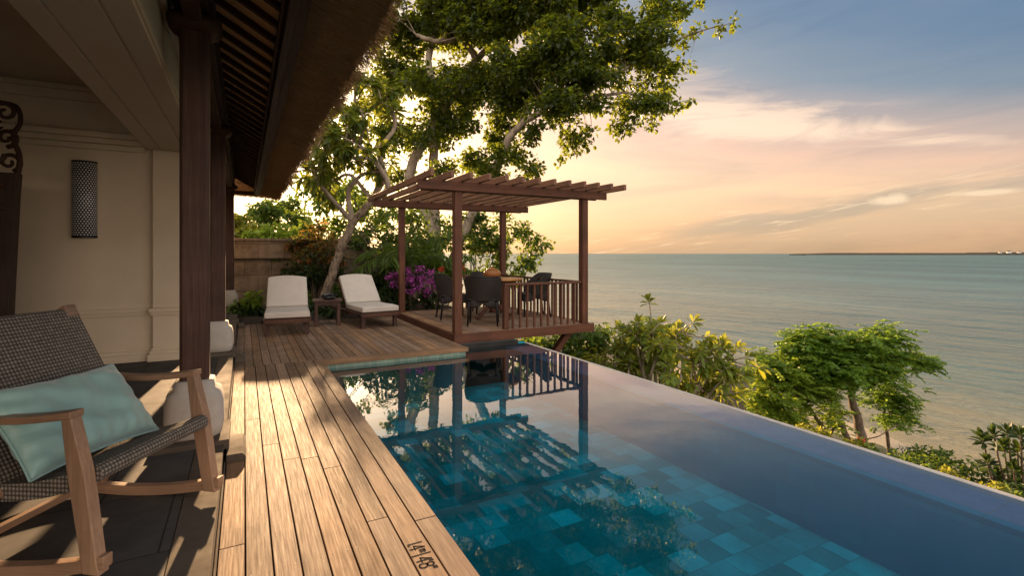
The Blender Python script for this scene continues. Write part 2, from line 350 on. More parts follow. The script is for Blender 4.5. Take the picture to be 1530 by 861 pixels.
class MB:
    def __init__(s): s.v = []; s.f = []; s.uv = {}; s.sm = []
    def add(s, vs, fs, smooth=False, uvs=None):
        o = len(s.v); s.v += [tuple(x) for x in vs]
        for i, f in enumerate(fs):
            if uvs is not None: s.uv[len(s.f)] = [uvs[k] for k in f]
            s.f.append(tuple(k + o for k in f)); s.sm.append(smooth)
        return s
    def box(s, c, sz, rot=None, taper=None):
        hx, hy, hz = sz[0] / 2, sz[1] / 2, sz[2] / 2; vs = []
        for z in (-1, 1):
            t = (taper if (taper and z > 0) else 1)
            for x, y in ((-1, -1), (1, -1), (1, 1), (-1, 1)): vs.append(Vector((x * hx * t, y * hy * t, z * hz)))
        if rot is not None: vs = [rot @ v for v in vs]
        c = Vector(c); vs = [v + c for v in vs]
        return s.add(vs, [(3, 2, 1, 0), (4, 5, 6, 7), (0, 1, 5, 4), (1, 2, 6, 5), (2, 3, 7, 6), (3, 0, 4, 7)])
    def b2(s, a, b): # box from corner to corner
        return s.box([(a[i] + b[i]) / 2 for i in range(3)], [abs(b[i] - a[i]) for i in range(3)])
    def bar(s, a, b, w, t, up=(0, 0, 1)):
        a, b = Vector(a), Vector(b); z = (b - a); l = z.length; z.normalize()
        x = Vector(up).cross(z)
        if x.length < 1e-4: x = Vector((1, 0, 0)).cross(z)
        x.normalize(); y = z.cross(x)
        rot = Matrix((x, y, z)).transposed()
        return s.box((a + b) / 2, (w, t, l), rot)
    def tube(s, path, rad, n=8, caps=True, smooth=True):
        P_ = [Vector(p) for p in path]; m_ = len(P_)
        rad = rad if hasattr(rad, '__len__') else [rad] * m_
        vs = []; ref = None
        for i, p in enumerate(P_):
            t = (P_[min(i + 1, m_ - 1)] - P_[max(i - 1, 0)])
            if t.length < 1e-7: t = Vector((0, 0, 1))
            t.normalize()
            if ref is None: ref = t.orthogonal().normalized()
            x = (ref - t * ref.dot(t))
            if x.length < 1e-5: x = t.orthogonal()
            x.normalize(); ref = x; y = t.cross(x)
            for k in range(n):
                a_ = 2 * math.pi * k / n
                vs.append(p + (x * math.cos(a_) + y * math.sin(a_)) * rad[i])
        fs = [(i * n + k, i * n + (k + 1) % n, (i + 1) * n + (k + 1) % n, (i + 1) * n + k) for i in range(m_ - 1) for k in range(n)]
        if caps: fs += [tuple(range(n - 1, -1, -1)), tuple((m_ - 1) * n + k for k in range(n))]
        return s.add(vs, fs, smooth)
    def lathe(s, prof, c=(0, 0, 0), n=24, sq=0):
        vs = []
        for r, z in prof:
            for k in range(n):
                a_ = 2 * math.pi * k / n; ca, sa = math.cos(a_), math.sin(a_)
                q = 1
                if sq: q = 1 / ((abs(ca) ** sq + abs(sa) ** sq) ** (1 / sq))
                vs.append((c[0] + r * q * ca, c[1] + r * q * sa, c[2] + z))
        m_ = len(prof)
        fs = [(i * n + k, i * n + (k + 1) % n, (i + 1) * n + (k + 1) % n, (i + 1) * n + k) for i in range(m_ - 1) for k in range(n)]
        fs += [tuple(range(n - 1, -1, -1)), tuple((m_ - 1) * n + k for k in range(n))]
        return s.add(vs, fs, True)
    def prism(s, poly, a, b, axis='y'):
        "poly of 2-D points; axis: direction of extrusion a..b"
        def P3(p, t):
            return {'y': (p[0], t, p[1]), 'x': (t, p[0], p[1]), 'z': (p[0], p[1], t)}[axis]
        n = len(poly); vs = [P3(p, a) for p in poly] + [P3(p, b) for p in poly]
        fs = [tuple(range(n)), tuple(range(2 * n - 1, n - 1, -1))] + [((i + 1) % n, i, n + i, n + (i + 1) % n) for i in range(n)]
        return s.add(vs, fs)
    def grid(s, fn, nu, nv, su=1, sv=1, smooth=True):
        vs = []; uv = []
        for j in range(nv + 1):
            for i in range(nu + 1):
                vs.append(fn(i / nu, j / nv)); uv.append((i / nu * su, j / nv * sv))
        fs = [(j * (nu + 1) + i, j * (nu + 1) + i + 1, (j + 1) * (nu + 1) + i + 1, (j + 1) * (nu + 1) + i) for j in range(nv) for i in range(nu)]
        return s.add(vs, fs, smooth, uv)
    def build(s, name, mat, parent=None, bevel=0, solid=0, sub=0, seg=2, fixn=True):
        me = bpy.data.meshes.new(name); me.from_pydata(s.v, [], s.f)
        me.polygons.foreach_set('use_smooth', s.sm)
        if s.uv:
            ul = me.uv_layers.new(name='UVMap')
            for p in me.polygons:
                u = s.uv.get(p.index)
                if u:
                    for k, li in enumerate(p.loop_indices): ul.data[li].uv = u[k]
        me.update()
        if fixn:
            import bmesh
            bm = bmesh.new(); bm.from_mesh(me); bmesh.ops.recalc_face_normals(bm, faces=bm.faces); bm.to_mesh(me); bm.free()
        o = bpy.data.objects.new(name, me); col.objects.link(o)
        if mat: me.materials.append(M[mat] if isinstance(mat, str) else mat)
        if parent: o.parent = parent
        if solid:
            q = o.modifiers.new('thickness', 'SOLIDIFY'); q.thickness = solid; q.offset = 0
        if bevel:
            q = o.modifiers.new('bevel', 'BEVEL'); q.width = bevel; q.segments = seg; q.limit_method = 'ANGLE'; q.angle_limit = R(40)
            for p in me.polygons: p.use_smooth = True
            w = o.modifiers.new('wn', 'WEIGHTED_NORMAL')
        if sub:
            q = o.modifiers.new('sub', 'SUBSURF'); q.levels = sub; q.render_levels = sub
        return o

def spline(pts, n=6):
    P_ = [Vector(p) for p in pts]; out = []
    for i in range(len(P_) - 1):
        p0 = P_[max(i - 1, 0)]; p1 = P_[i]; p2 = P_[i + 1]; p3 = P_[min(i + 2, len(P_) - 1)]
        for k in range(n):
            t = k / n
            out.append(.5 * ((2 * p1) + (p2 - p0) * t + (2 * p0 - 5 * p1 + 4 * p2 - p3) * t * t + (3 * p1 - p0 - 3 * p2 + p3) * t ** 3))
    out.append(P_[-1]); return out
def limb(mb, pts, r0, r1, n=8, sm=6, wob=.0):
    p = spline(pts, sm); m_ = len(p)
    if wob: p = [q + Vector(rng.normal(0, wob, 3)) if 0 < i < m_ - 1 else q for i, q in enumerate(p)]
    mb.tube(p, [r0 + (r1 - r0) * (i / (m_ - 1)) * (1 + .08 * math.sin(i * 2.3)) for i in range(m_)], n)

# leaves ---------------------------------------------------------------
def unit(a): return a / (np.linalg.norm(a, axis=1, keepdims=True) + 1e-9)
def leaf_object(name, mat, pos, dirs, length, width, parent, kind=4, droop=.25, roll=None):
    pos = np.asarray(pos, float); n = len(pos); dirs = unit(np.asarray(dirs, float))
    length = np.broadcast_to(length, n).reshape(n, 1); width = np.broadcast_to(width, n).reshape(n, 1)
    up = unit(rng.normal(0, .55, (n, 3)) + np.array([0, 0, 1.]))
    side = unit(np.cross(dirs, up)); nor = unit(np.cross(side, dirs))
    if kind == 4:
        V = np.stack([pos, pos + dirs * length * .42 + side * width * .5 + nor * width * .14,
                      pos + dirs * length - nor * length * droop * .5, pos + dirs * length * .42 - side * width * .5 + nor * width * .14], 1)
        T = np.array([[0, 1, 2], [0, 2, 3]])
    else:
        def at(t, w, lift): return pos + dirs * length * t + side * width * w - np.array([0, 0, 1.]) * length * droop * t * t + nor * width * lift
        V = np.stack([at(0, 0, 0), at(.3, .34, .1), at(.3, -.34, .1), at(.3, 0, 0), at(.68, .5, .12), at(.68, -.5, .12), at(.68, 0, 0), at(1, 0, 0)], 1)
        T = np.array([[0, 1, 3], [0, 3, 2], [1, 4, 6], [1, 6, 3], [3, 6, 5], [3, 5, 2], [4, 7, 6], [6, 7, 5]])
    k = V.shape[1]; V = V.reshape(-1, 3)
    Fc = (T[None] + (np.arange(n) * k)[:, None, None]).reshape(-1, 3)
    me = bpy.data.meshes.new(name); me.vertices.add(len(V)); me.vertices.foreach_set('co', V.ravel().astype(np.float32))
    nf = len(Fc); me.loops.add(nf * 3); me.loops.foreach_set('vertex_index', Fc.ravel().astype(np.int32))
    me.polygons.add(nf); me.polygons.foreach_set('loop_start', (np.arange(nf) * 3).astype(np.int32))
    me.polygons.foreach_set('loop_total', np.full(nf, 3, np.int32))
    me.update(calc_edges=True); me.materials.append(M[mat])
    o = bpy.data.objects.new(name, me); col.objects.link(o)
    if parent is not None: o.parent = parent
    return o

def clumps(blobs, per, rc=.45):
    "blobs: (centre, radius_h, radius_v); returns clump centres spread through the volume"
    C = []
    for c, rh, rv in blobs:
        n = max(3, int(per * rh * rh * rv))
        p = unit(rng.normal(0, 1, (n, 3))) * (rng.random((n, 1)) ** .42)
        C.append(np.array(c) + p * np.array([rh, rh, rv]))
    return np.concatenate(C)
def fill(C, n, r, flat=.75):
    "n leaves round each clump centre"
    k = len(C); rr = r * (0.6 + .8 * rng.random((k, 1, 1)))
    o = rng.normal(0, 1, (k, n, 3)); o /= np.linalg.norm(o, axis=2, keepdims=True)
    o *= rng.random((k, n, 1)) ** .55
    P_ = C[:, None, :] + o * rr * np.array([1, 1, flat])
    d = o + rng.normal(0, .6, o.shape) + np.array([0, 0, -.35])
    return P_.reshape(-1, 3), d.reshape(-1, 3)
def twigs(mb, nodes, C, r=.012, frac=1.0, seg=3):
    "join clump centres to the nearest limb node"
    nodes = np.array([list(n) for n in nodes])
    for c in C:
        if rng.random() > frac: continue
        i = np.argmin(np.linalg.norm(nodes - c, axis=1)); a = Vector(nodes[i]); b = Vector(c)
        if (b - a).length < .15: continue
        m_ = (a + b) / 2 + Vector(rng.normal(0, .12, 3)) * (b - a).length + Vector((0, 0, .08)) * (b - a).length
        rr = r * (1 + .5 * (b - a).length)
        mb.tube(spline([a, m_, b], seg), [rr * (1 - .75 * t / (2 * seg)) for t in range(2 * seg + 1)], 5)
    
def rosettes(tips, dirs, nleaf, ln, wd, spread=1.22):
    P_, Dd = [], []
    for t, d in zip(tips, dirs):
        d = Vector(d).normalized(); x = d.orthogonal().normalized(); y = d.cross(x)
        n = int(nleaf * (.8 + .4 * rng.random()))
        for k in range(n):
            a_ = k * 2.4 + rng.normal(0, .2); e = .15 + .95 * (k / n) * spread + rng.normal(0, .1)
            v = d * math.cos(e * 1.2) + (x * math.cos(a_) + y * math.sin(a_)) * math.sin(e * 1.2)
            P_.append(tuple(Vector(t) - d * (.10 * k / n))); Dd.append(tuple(v))
    return P_, Dd
def fronds(mbs, pos, dirs, base, n, ln, elev=(.3, 1.2), leaflets=22, lw=.03, ll=.28, az=None):
    "palm fronds: rachis tube plus paired leaflets"
    for k in range(n):
        a_ = (k * 2.4 + rng.normal(0, .3)) if az is None else az + rng.normal(0, .7)
        e = elev[0] + (elev[1] - elev[0]) * rng.random(); L_ = ln * (.75 + .45 * rng.random())
        p = Vector(base); d = Vector((math.cos(a_) * math.cos(e), math.sin(a_) * math.cos(e), math.sin(e)))
        path = [p.copy()]; st = 9
        for i in range(st):
            p = p + d * L_ / st; d = (d + Vector((0, 0, -.13 - .03 * i))).normalized(); path.append(p.copy())
        mbs.tube(path, [.010 * (1 - .8 * i / st) + .002 for i in range(st + 1)], 4)
        for q in range(leaflets):
            t = .15 + .85 * q / leaflets; i = min(int(t * st), st - 1); fr_ = t * st - i
            c = path[i].lerp(path[i + 1], fr_); tt = (path[i + 1] - path[i]).normalized()
            sd = tt.cross(Vector((0, 0, 1))).normalized()
            for s_ in (-1, 1):
                pos.append(tuple(c)); dirs.append(tuple(sd * s_ * .8 + tt * .65 + Vector((0, 0, -.25)) + Vector(rng.normal(0, .08, 3))))

def bush(name, label, cat, blobs, mat, leaf=(.10, .06), per=14, n=60, r=.3, stem=None, kind=4, group=None, droop=.25, barkm='bk_brown', extra=None, part='foliage'):
    b0 = blobs[0]; base = stem or Vector((b0[0][0], b0[0][1], b0[0][2] - b0[2] * 1.1))
    t = thing(name, label, cat, tuple(base), 0, group)
    C = clumps([(np.array(c) - np.array(base), a_, b_) for c, a_, b_ in blobs], per)
    P_, Dd = fill(C, int(n * 2.1), r * 1.08)
    nl = len(P_)
    leaf_object(part, mat, P_, Dd, leaf[0] * 1.1 * (.7 + .6 * rng.random(nl)), leaf[1] * 1.15 * (.7 + .6 * rng.random(nl)), t, kind, droop)
    mb = MB(); root = Vector((0, 0, -.05))
    for c in C[::max(1, len(C) // 14)]:
        c = Vector(c); mb.tube(spline([root, Vector((c.x * .35, c.y * .35, c.z * .5)), c], 4), [.022 - .002 * i for i in range(9)], 5)
    mb.build('stem', barkm, t)
    if extra:
        em, ef, el, nm_ = extra
        idx = rng.choice(nl, int(nl * ef), replace=False)
        cc = np.array([0, 0, 0])
        Q = np.array(P_)[idx]; leaf_object(nm_, em, Q + rng.normal(0, .03, Q.shape), rng.normal(0, 1, Q.shape), el, el * .8, t, 4)
    return t

# ============================================================ SETTING
def boards(mb, x0, x1, y0, y1, z, w=.0985, gap=.0055, th=.028, lo=2.4, hi=4.2, seed=1, axis='y'):
    rd = random.Random(seed); n = max(1, round((x1 - x0) / w)); w = (x1 - x0) / n
    for i in range(n):
        a, b = x0 + i * w + gap / 2, x0 + (i + 1) * w - gap / 2; y = y0
        first = True
        while y < y1 - .01:
            l = rd.uniform(lo, hi) * (rd.uniform(.2, 1) if first else 1); first = False
            e = min(y + l, y1)
            if y1 - e < .35: e = y1
            dz = rd.uniform(-.0004, .0004); g = .0012
            if axis == 'y': mb.b2((a, y + g, z - th + dz), (b, e - g, z + dz))
            else: mb.b2((y + g, a, z - th + dz), (e - g, b, z + dz))
            y = e
PX0, PX1, PXO = .83, 3.52, 3.93         # pool inner left, inner weir, outer rim
WZ = -.10
mb = MB()
boards(mb, -.10, PX0 - .10, -3.2, 6.52, 0, seed=17)
boards(mb, PX0 - .10, PX0 + .012, -3.2, 6.40, 0, w=.112, seed=9)
boards(mb, -.10, 2.72, 6.52, 10.35, 0, w=.0985, seed=12)
mb.build('timber_deck', 'deck', bevel=.003, seg=1)['kind'] = 'structure'
mb = MB(); boards(mb, 6.40, 6.518, PX0 - .085, 2.735, 0.001, w=.118, th=.056, seed=3, axis='x')
mb.build('deck_border', 'deck_x', bevel=.003, seg=1)['kind'] = 'structure'
mb = MB()                                # dark underlay of the deck seen in the gaps
mb.b2((-.10, -3.2, -.10), (PX0 - .002, 6.44, -.04)); mb.b2((-.10, 6.44, -.10), (2.70, 10.33, -.04))
mb.build('deck_substructure', plain('dark_joists', (.012, .009, .007), .9)).update({'kind': 'structure'}) if False else None
o = mb.build('deck_substructure', plain('dark_joists', (.012, .009, .007), .9)); o['kind'] = 'structure'

mb = MB(); bw = (PX0 - .10 + .10) / 8
for i in range(8):
    for y in np.arange(.6, 6.4, .42):
        for q in (.2, .8):
            x = -.10 + (i + q) * bw; mb.add([(x + .0032 * math.cos(k), y + .0032 * math.sin(k), .0007) for k in np.arange(0, 6.2, .785)], [tuple(range(8))])
mb.build('deck_screws', plain('dull_screw_steel', (.03, .024, .02), .6, .2), fixn=False)['kind'] = 'structure'
# pool
mb = MB()
FZ = -.66
mb.b2((PX0, -3.2, FZ - .1), (PX1 + .02, 6.86, FZ))                       # floor
mb.b2((PX0 - .12, -3.2, FZ - .1), (PX0, 6.44, -.102 + .06 - .001))        # left wall
mb.b2((PX0 - .12, 6.44, FZ - .1), (2.70, 6.60, -.042))                    # far wall below deck
mb.b2((2.70, 6.86, FZ - .1), (PXO - .01, 7.0, WZ + .005))                # far wall below pavilion
mb.b2((PX1, -3.2, FZ - .4), (PXO - .05, 6.86, WZ - .062)); mb.b2((PX0 - .12, -3.4, FZ - .1), (PXO, -3.2, -.03))
mb.build('pool_basin', 'poolstone', fixn=True)['kind'] = 'structure'
mb = MB(); mb.b2((PX1, -3.2, WZ - .06), (PXO - .05, 6.86, WZ - .028)); mb.build('weir_ledge', tiles('weir_stone', (.10, .15, .23), (.12, .17, .26), (.12, .13, .15), .9, .6, .5, 0, .004))['kind'] = 'structure'
mb = MB(); mb.b2((PX0 + .002, 6.428, WZ - .04), (2.70, 6.438, -.034)); mb.b2((PX0 + .0, -3.2, WZ - .04), (PX0 + .006, 6.43, -.034))
mb.build('waterline_tiles', 'mosaic')['kind'] = 'structure'
mb = MB(); mb.b2((PXO - .05, -3.2, -1.9), (PXO, 6.98, WZ + .004))
mb.build('pool_rim', 'stone', bevel=.008)['kind'] = 'structure'
mb = MB(); mb.grid(lambda u, v: (PX0 + .006 + u * (PXO - .05 - PX0 - .006), -3.2 + v * 10.06, WZ), 4, 10)
o = mb.build('pool_water', 'poolwater', fixn=False); o['kind'] = 'structure'
mb = MB(); mb.b2((2.72, 6.80, FZ), (3.74, 6.86, -.03)); mb.b2((2.72, 6.84, -1.8), (3.74, 7.1, -.035))
o = mb.build('stone_footing_wall', 'basalt', bevel=.01); tag(o, 'low dark block wall at the far pool end under the timber pavilion', 'wall')

# terrace
mb = MB(); mb.b2((-7, -4, -.3), (-.27, 13.4, .08)); mb.build('terrace_floor', 'slate')['kind'] = 'structure'
mb = MB(); mb.b2((-.268, -4, -.3), (-.115, 13.4, .083)); mb.b2((-.113, -4, -.2), (-.102, 13.4, .012))
for y in (-.0, 3.9, 7.1, 10.3, 12.96):
    mb.b2((-.50, y - .22, .05), (-.085, y + .22, .112))
    mb.prism([(-.10, 0), (.01, 0), (.01, .03), (-.012, .052), (-.10, .052)], y - .34, y + .06)
mb.build('terrace_edging', 'edge', bevel=.006)['kind'] = 'structure'

# terrain
def ss(a, b, x): t = min(max((x - a) / (b - a), 0), 1); return t * t * (3 - 2 * t)
def ground(x, y):
    xe = 2.6 if y < 9.6 else 3.6 + (y - 9.6) * .16
    prof = [(0, -.05), (.6, -.6), (1.6, -1.5), (4.5, -2.6), (9, -4.0), (13.5, -5.2), (19, -6.25), (22, -7.2), (40, -12)]
    dx = x - xe
    if dx <= 0: z = -.05
    else:
        z = prof[-1][1]
        for (a, za), (b, zb) in zip(prof, prof[1:]):
            if dx <= b: z = za + (zb - za) * (dx - a) / (b - a); break
    if y < 10.2 and x > -.6: z = min(z, -.30 - 1.5 * ss(10.2, 9.2, y)) if True else z
    if y < 10.2 and -.6 < x: z = min(z, -1.7 if y < 9.3 else -.3)
    z += (math.sin(x * .9 + y * .4) * .12 + math.sin(y * .7 - x * .3) * .1) * min(1, max(0, dx / 3))
    if y > 55: z -= (y - 55) * .6
    if x < -30: z -= 0
    return z
mb = MB(); mb.grid(lambda u, v: (-45 + u * 90, -30 + v * 110, ground(-45 + u * 90, -30 + v * 110)), 150, 160)
mb.build('hillside', 'slope', fixn=False)['kind'] = 'structure'
SEA = -6.5
FARM, _nt = nm('far_shore'); finish(_nt, (.07, .064, .052), 1., spec=0)
mb = MB(); ang = 48
mb.v = [(8, -300, SEA), (30000, -20000, SEA), (30000, 40000, SEA), (-12000, 40000, SEA), (-300, 80, SEA), (8, 76, SEA)]
mb.f = [(0, 1, 2, 3, 4, 5)]; mb.sm = [False]
mb.build('sea', 'sea', fixn=False)['kind'] = 'structure'
# low far reef spit and headland
def far(px, d): p = D(px, 379, d); return p.x, p.y
mb = MB(); n = 60
pts = []
for i in range(n + 1):
    px = 1205 + (1700 - 1205) * i / n; x, y = far(px, 2600)
    pts.append((x, y, 3.0 + 1.2 * math.sin(i * .9) + (1.5 + 7 * rng.random() if px > 1478 else rng.random() * .8)))
vs = []
pts = [(x, y, z - max(0, 6 - i_) * 2.2) for i_, (x, y, z) in enumerate(pts)]
for x, y, z in pts: vs += [(x, y, SEA - 1), (x + 4, y + 8, SEA + 8.8 + z * .55), (x + 60, y + 130, SEA + 8.8 + z * .55), (x + 66, y + 140, SEA - 1)]
mb.add(vs, [(i * 4 + k, i * 4 + k + 1, i * 4 + k + 5, i * 4 + k + 4) for i in range(n) for k in range(3)])
mb.build('headland', FARM)['kind'] = 'structure'
for i, (px, w_, h_) in enumerate([(1494, 12, 8), (1506, 20, 11), (1522, 16, 8)]):
    x, y = far(px, 2590); mb = MB(); mb.b2((0, 0, 0), (w_, 10, h_ * .6))
    t = thing('distant_house', 'tiny pale %s house on the low headland %s' % (('white', 'broad', 'flat')[i], ('at the left end of the built-up shore', 'between two others at the right edge', 'nearest the right edge of the photo')[i]), 'house', (x, y, SEA + 11), R(-25), 'houses on the far headland')
    mb.build('wall', 'white', t); mb = MB(); mb.prism([(-1, h_ * .6), (w_ + 1, h_ * .6), (w_ / 2, h_)], -1, 11); mb.build('roof', 'red_x', t)

# ============================================================ VILLA
villa = thing('villa', 'beige rendered villa with thatched veranda roof on dark timber columns', 'villa', (-2, 7, .08))
def vb(name, mat, mb, bevel=0, parent=None):
    o = mb.build(name, mat, None, bevel=bevel)
    o.parent = parent or villa
    base = Vector((-2, 7, .08)) if parent is None else Vector(parent['_w'])
    for v in o.data.vertices: v.co = v.co - base
    o['_w'] = tuple(base) 
    return o
mb = MB(); mb.b2((-7, 7.0, .08), (-.62, 7.25, 3.12)); mb.b2((-7, -4, .08), (-6.8, 7.0, 3.12)); w_ = vb('wall', 'wall', mb)
XL, XR = AY(228, 6.93), -.60
mb = MB(); mb.b2((XL, 6.93, .22), (XR, 7.26, .60)); mb.b2((XL, 6.93, .68), (XR, 7.26, 2.48)); vb('pilaster', 'wall', mb, .004)
mb = MB()                                # dado rail and skirting wrap the pilaster
for (z0, z1, o_) in ((.60, .635, .02), (.635, .68, .035)):
    mb.b2((-7, 7.0 - o_, z0), (XL - o_, 7.01, z1)); mb.b2((XL - o_, 6.93 - o_, z0), (XR + .01, 7.25, z1))
mb2 = MB()
for (z0, z1, o_) in ((.08, .16, .045), (.16, .20, .028), (.20, .225, .014)):
    mb2.b2((-7, 7.0 - o_, z0), (XL - o_, 7.01, z1)); mb2.b2((XL - o_, 6.93 - o_, z0), (XR + .01, 7.25, z1))
vb('dado_rail', 'wall', mb, .004); vb('skirting', 'wall', mb2, .004)
mb = MB()
for (z0, z1, o_) in ((2.44, 2.50, .05), (2.50, 2.56, .09), (2.56, 2.62, .13), (2.95, 3.05, .05), (3.05, 3.1, .09)): mb.b2((-6.8, 7.0 - o_, z0), (-.99, 7.002, z1))
vb('cornice', 'wall', mb, .01)
mb = MB(); mb.b2((-7, -4, 3.10), (-.46, 7.2, 3.3)); vb('ceiling', 'ceil', mb)
mb = MB()
g = .012
for a, b in ((-.975, -.845), (-.845 + g, -.605), (-.605 + g, -.46)): mb.b2((a, -4, 2.48), (b, 7.26, 2.6))
mb.b2((-.97, -4, 2.49), (-.465, 7.25, 3.2))
mb.b2((-.47, -4, 2.50), (-.445, 7.25, 2.525)); mb.b2((-.47, -4, 2.86), (-.425, 7.25, 2.91)); mb.b2((-.47, -4, 2.93), (-.405, 7.25, 3.02))
vb('ceiling_beam', 'wallp', mb, .004)
# facade beyond
mb = MB(); mb.b2((-.85, 7.26, .08), (-.60, 7.6, 2.5)); mb.b2((-.85, 7.6, 2.3), (-.60, 13.2, 3.2)); mb.b2((-.85, 10.1, .08), (-.60, 10.6, 2.3)); mb.b2((-.85, 12.6, .08), (-.60, 13.2, 2.3)); mb.b2((-7, 13.0, .08), (-.85, 13.2, 3.2))
vb('facade', 'wall', mb, .004)
for y0 in (7.6, 10.6):
    y1 = y0 + 2.5 if y0 < 8 else 12.6
    mb = MB(); k = 3; wd = (y1 - y0) / k
    for j in range(k):
        a = y0 + j * wd
        mb.b2((-.74, a + .01, .08), (-.69, a + .10, 2.3)); mb.b2((-.74, a + wd - .10, .08), (-.69, a + wd - .01, 2.3))
        for zz in (.08, 1.1, 2.2): mb.b2((-.738, a + .1, zz), (-.692, a + wd - .1, zz + .1))
        for q in range(40): mb.box((-.715, a + wd / 2, .22 + q * .05), (.035, wd - .2, .008), Euler((0, R(40), 0)).to_matrix())
    vb('louvred_door', 'dark_z', mb)
# columns
CX = -.285
for y in (0.0, 3.9, 7.1, 12.96):
    if y == 0: continue
    c = thing('column', None, None, (CX + 2, y - 7, 0)); c.parent = villa
    mb = MB(); w_ = .082; ch = .018
    def octo(w): return [(-w + ch, -w), (w - ch, -w), (w, -w + ch), (w, w - ch), (w - ch, w), (-w + ch, w), (-w, w - ch), (-w, -w + ch)]
    mb.prism(octo(w_), .36, 2.86, 'z'); 
    mb.build('shaft', 'red_z', c, bevel=.004)
    mb = MB(); mb.lathe([(.10, 2.66), (.135, 2.68), (.155, 2.71), (.155, 2.74), (.12, 2.77), (.10, 2.78)], n=28, sq=5); mb.build('capital', 'dark_z', c)
    mb = MB(); mb.lathe([(.13, .03), (.155, .05), (.168, .12), (.165, .26), (.15, .32), (.12, .34), (.112, .39), (.085, .40)], n=40, sq=4.5)
    mb.build('stone_base', 'stone', c)
mb = MB(); mb.b2((CX - .09, -4, 2.86), (CX + .09, 13.5, 3.04)); mb.b2((CX - .05, -4, 2.78), (CX + .05, 13.5, 2.86))
mb.b2((CX - .30, -4, 3.04), (CX + .10, 13.5, 3.12))
vb('column_beam', 'dark_y', mb, .006)
# roof
RY0, RY1 = -4.0, 13.55
sl = -.58
def rz_(x, off=0): return 2.79 + off + (x - .24) * sl
roof = thing('veranda_roof', None, None, (0, 0, 0)); roof.parent = villa; roof.location = (2, -7, -.08)
mb = MB(); mb.prism([(-1.0, rz_(-1.0, .075)), (.34, rz_(.34, .075)), (.34, rz_(.34, .09)), (-1.0, rz_(-1.0, .09))], RY0, RY1); mb.build('roof_lining', 'lining', roof)
for k in range(62):
    y = RY0 + .14 + k * .283
    if y > RY1 - .1: break
    mb = MB(); a, b = -1.0, .30; hh = .075; w_ = .045
    mb.prism([(a, rz_(a, .026)), (b, rz_(b, .026)), (b, rz_(b, .073)), (a, rz_(a, .073))], y - w_ / 2, y + w_ / 2)
    mb.build('rafter', 'dark_x', roof)
mb = MB(); mb.b2((.215, RY0, 2.655), (.265, RY1, 2.785)); mb.b2((.27, RY0, 2.70), (.335, RY1, 2.80)); mb.b2((.19, RY0, 2.735), (.212, RY1, 2.79))
mb.build('fascia', 'dark_y', roof, bevel=.006)
mb = MB()                                # end frame across the hip
mb.b2((-1.0, RY1 - .06, 2.70), (.34, RY1, 2.79)); mb.build('end_fascia', 'dark_x', roof, bevel=.005)
def th_prof(j):
    r = lambda a: rng.normal(0, a)
    return [(-1.0, 3.62), (-1.0, 3.92), (.30, 3.20), (.62, 3.02), (.735 + r(.012), 2.86 + r(.012)), (.75 + r(.014), 2.74 + r(.012)), (.70 + r(.014), 2.655 + r(.012)), (.55, 2.675 + r(.006)), (.42, 2.70 + r(.005)), (.338, 2.735), (.338, 2.83)]
mb = MB(); ny = 240; profs = []
for j in range(ny + 1):
    y = RY0 + (RY1 + .30 - RY0) * j / ny; p = th_prof(j); profs += [(a, y, b) for a, b in p]
k = 11
mb.add(profs, [(j * k + i, j * k + (i + 1) % k, (j + 1) * k + (i + 1) % k, (j + 1) * k + i) for j in range(ny) for i in range(k)] + [tuple(range(k)), tuple(ny * k + i for i in range(k))])
mb.build('thatch', 'thatch', roof)
mb = MB(); mb.prism([(-1.0, 2.78), (.70, 2.70), (.75, 2.8), (.3, 3.2), (-1.0, 3.9)], RY1 + .29, RY1 + .42); mb.build('hip_thatch', 'thatch', roof)
# straw strands
n = 26000
yy = rng.uniform(-1, RY1 + .35, n); kk = rng.random(n)
x0 = np.where(kk < .5, rng.uniform(.66, .755, n), rng.uniform(.34, .74, n)); z0 = np.where(kk < .5, rng.uniform(2.66, 2.80, n), 2.735 - (x0 - .34) * .22)
lenx = np.where(kk < .5, rng.uniform(.03, .11, n), rng.uniform(.04, .13, n)) * (1 + .8 * np.sin(yy * 3.1) * np.sin(yy * 1.3 + 1) * (kk < .5))
dd = np.stack([np.abs(rng.normal(.75, .3, n)), rng.normal(0, .35, n), np.where(kk < .5, rng.normal(-.45, .35, n), rng.normal(-.28, .1, n))], 1)
leaf_object('thatch_fringe', 'strand', np.stack([x0, yy, z0], 1), dd, lenx, .005, roof, 4, 0)
n = 3000
xx = rng.uniform(-1, .75, n)
leaf_object('thatch_fringe', 'strand', np.stack([xx, np.full(n, RY1 + .40) + rng.normal(0, .03, n), 2.79 - (xx + 1) * .045 + rng.uniform(-.02, .06, n)], 1), np.stack([rng.normal(0, .3, n), rng.normal(.5, .3, n), rng.normal(-.7, .3, n)], 1), rng.uniform(.03, .1, n), .006, roof, 4, 0)

# wall lamp
LX = AY(123, 6.9)
t = thing('wall_lamp', 'tall black perforated half-round lamp on the beige wall', 'wall lamp', (LX, 6.995, 1.47))
mb = MB(); r_ = .105
mb.grid(lambda u, v: (-r_ * math.cos(math.pi * u), -r_ * .85 * math.sin(math.pi * u) - .01, .02 + v * .79), 28, 1, math.pi * r_, .79)
mb.build('shade', 'perf', t, solid=.004)
for z in (0, .81):
    mb = MB(); mb.prism([(-(r_ + .006) * math.cos(math.pi * k / 20), -.9 * r_ * math.sin(math.pi * k / 20) - .008) for k in range(21)] + [(.111, 0), (-.111, 0)], z, z + .02, 'z'); mb.build('end_cap', 'charcoal', t)
mb = MB(); mb.b2((-.09, -.008, .02), (.09, .002, .81)); mb.build('back_plate', 'charcoal', t)

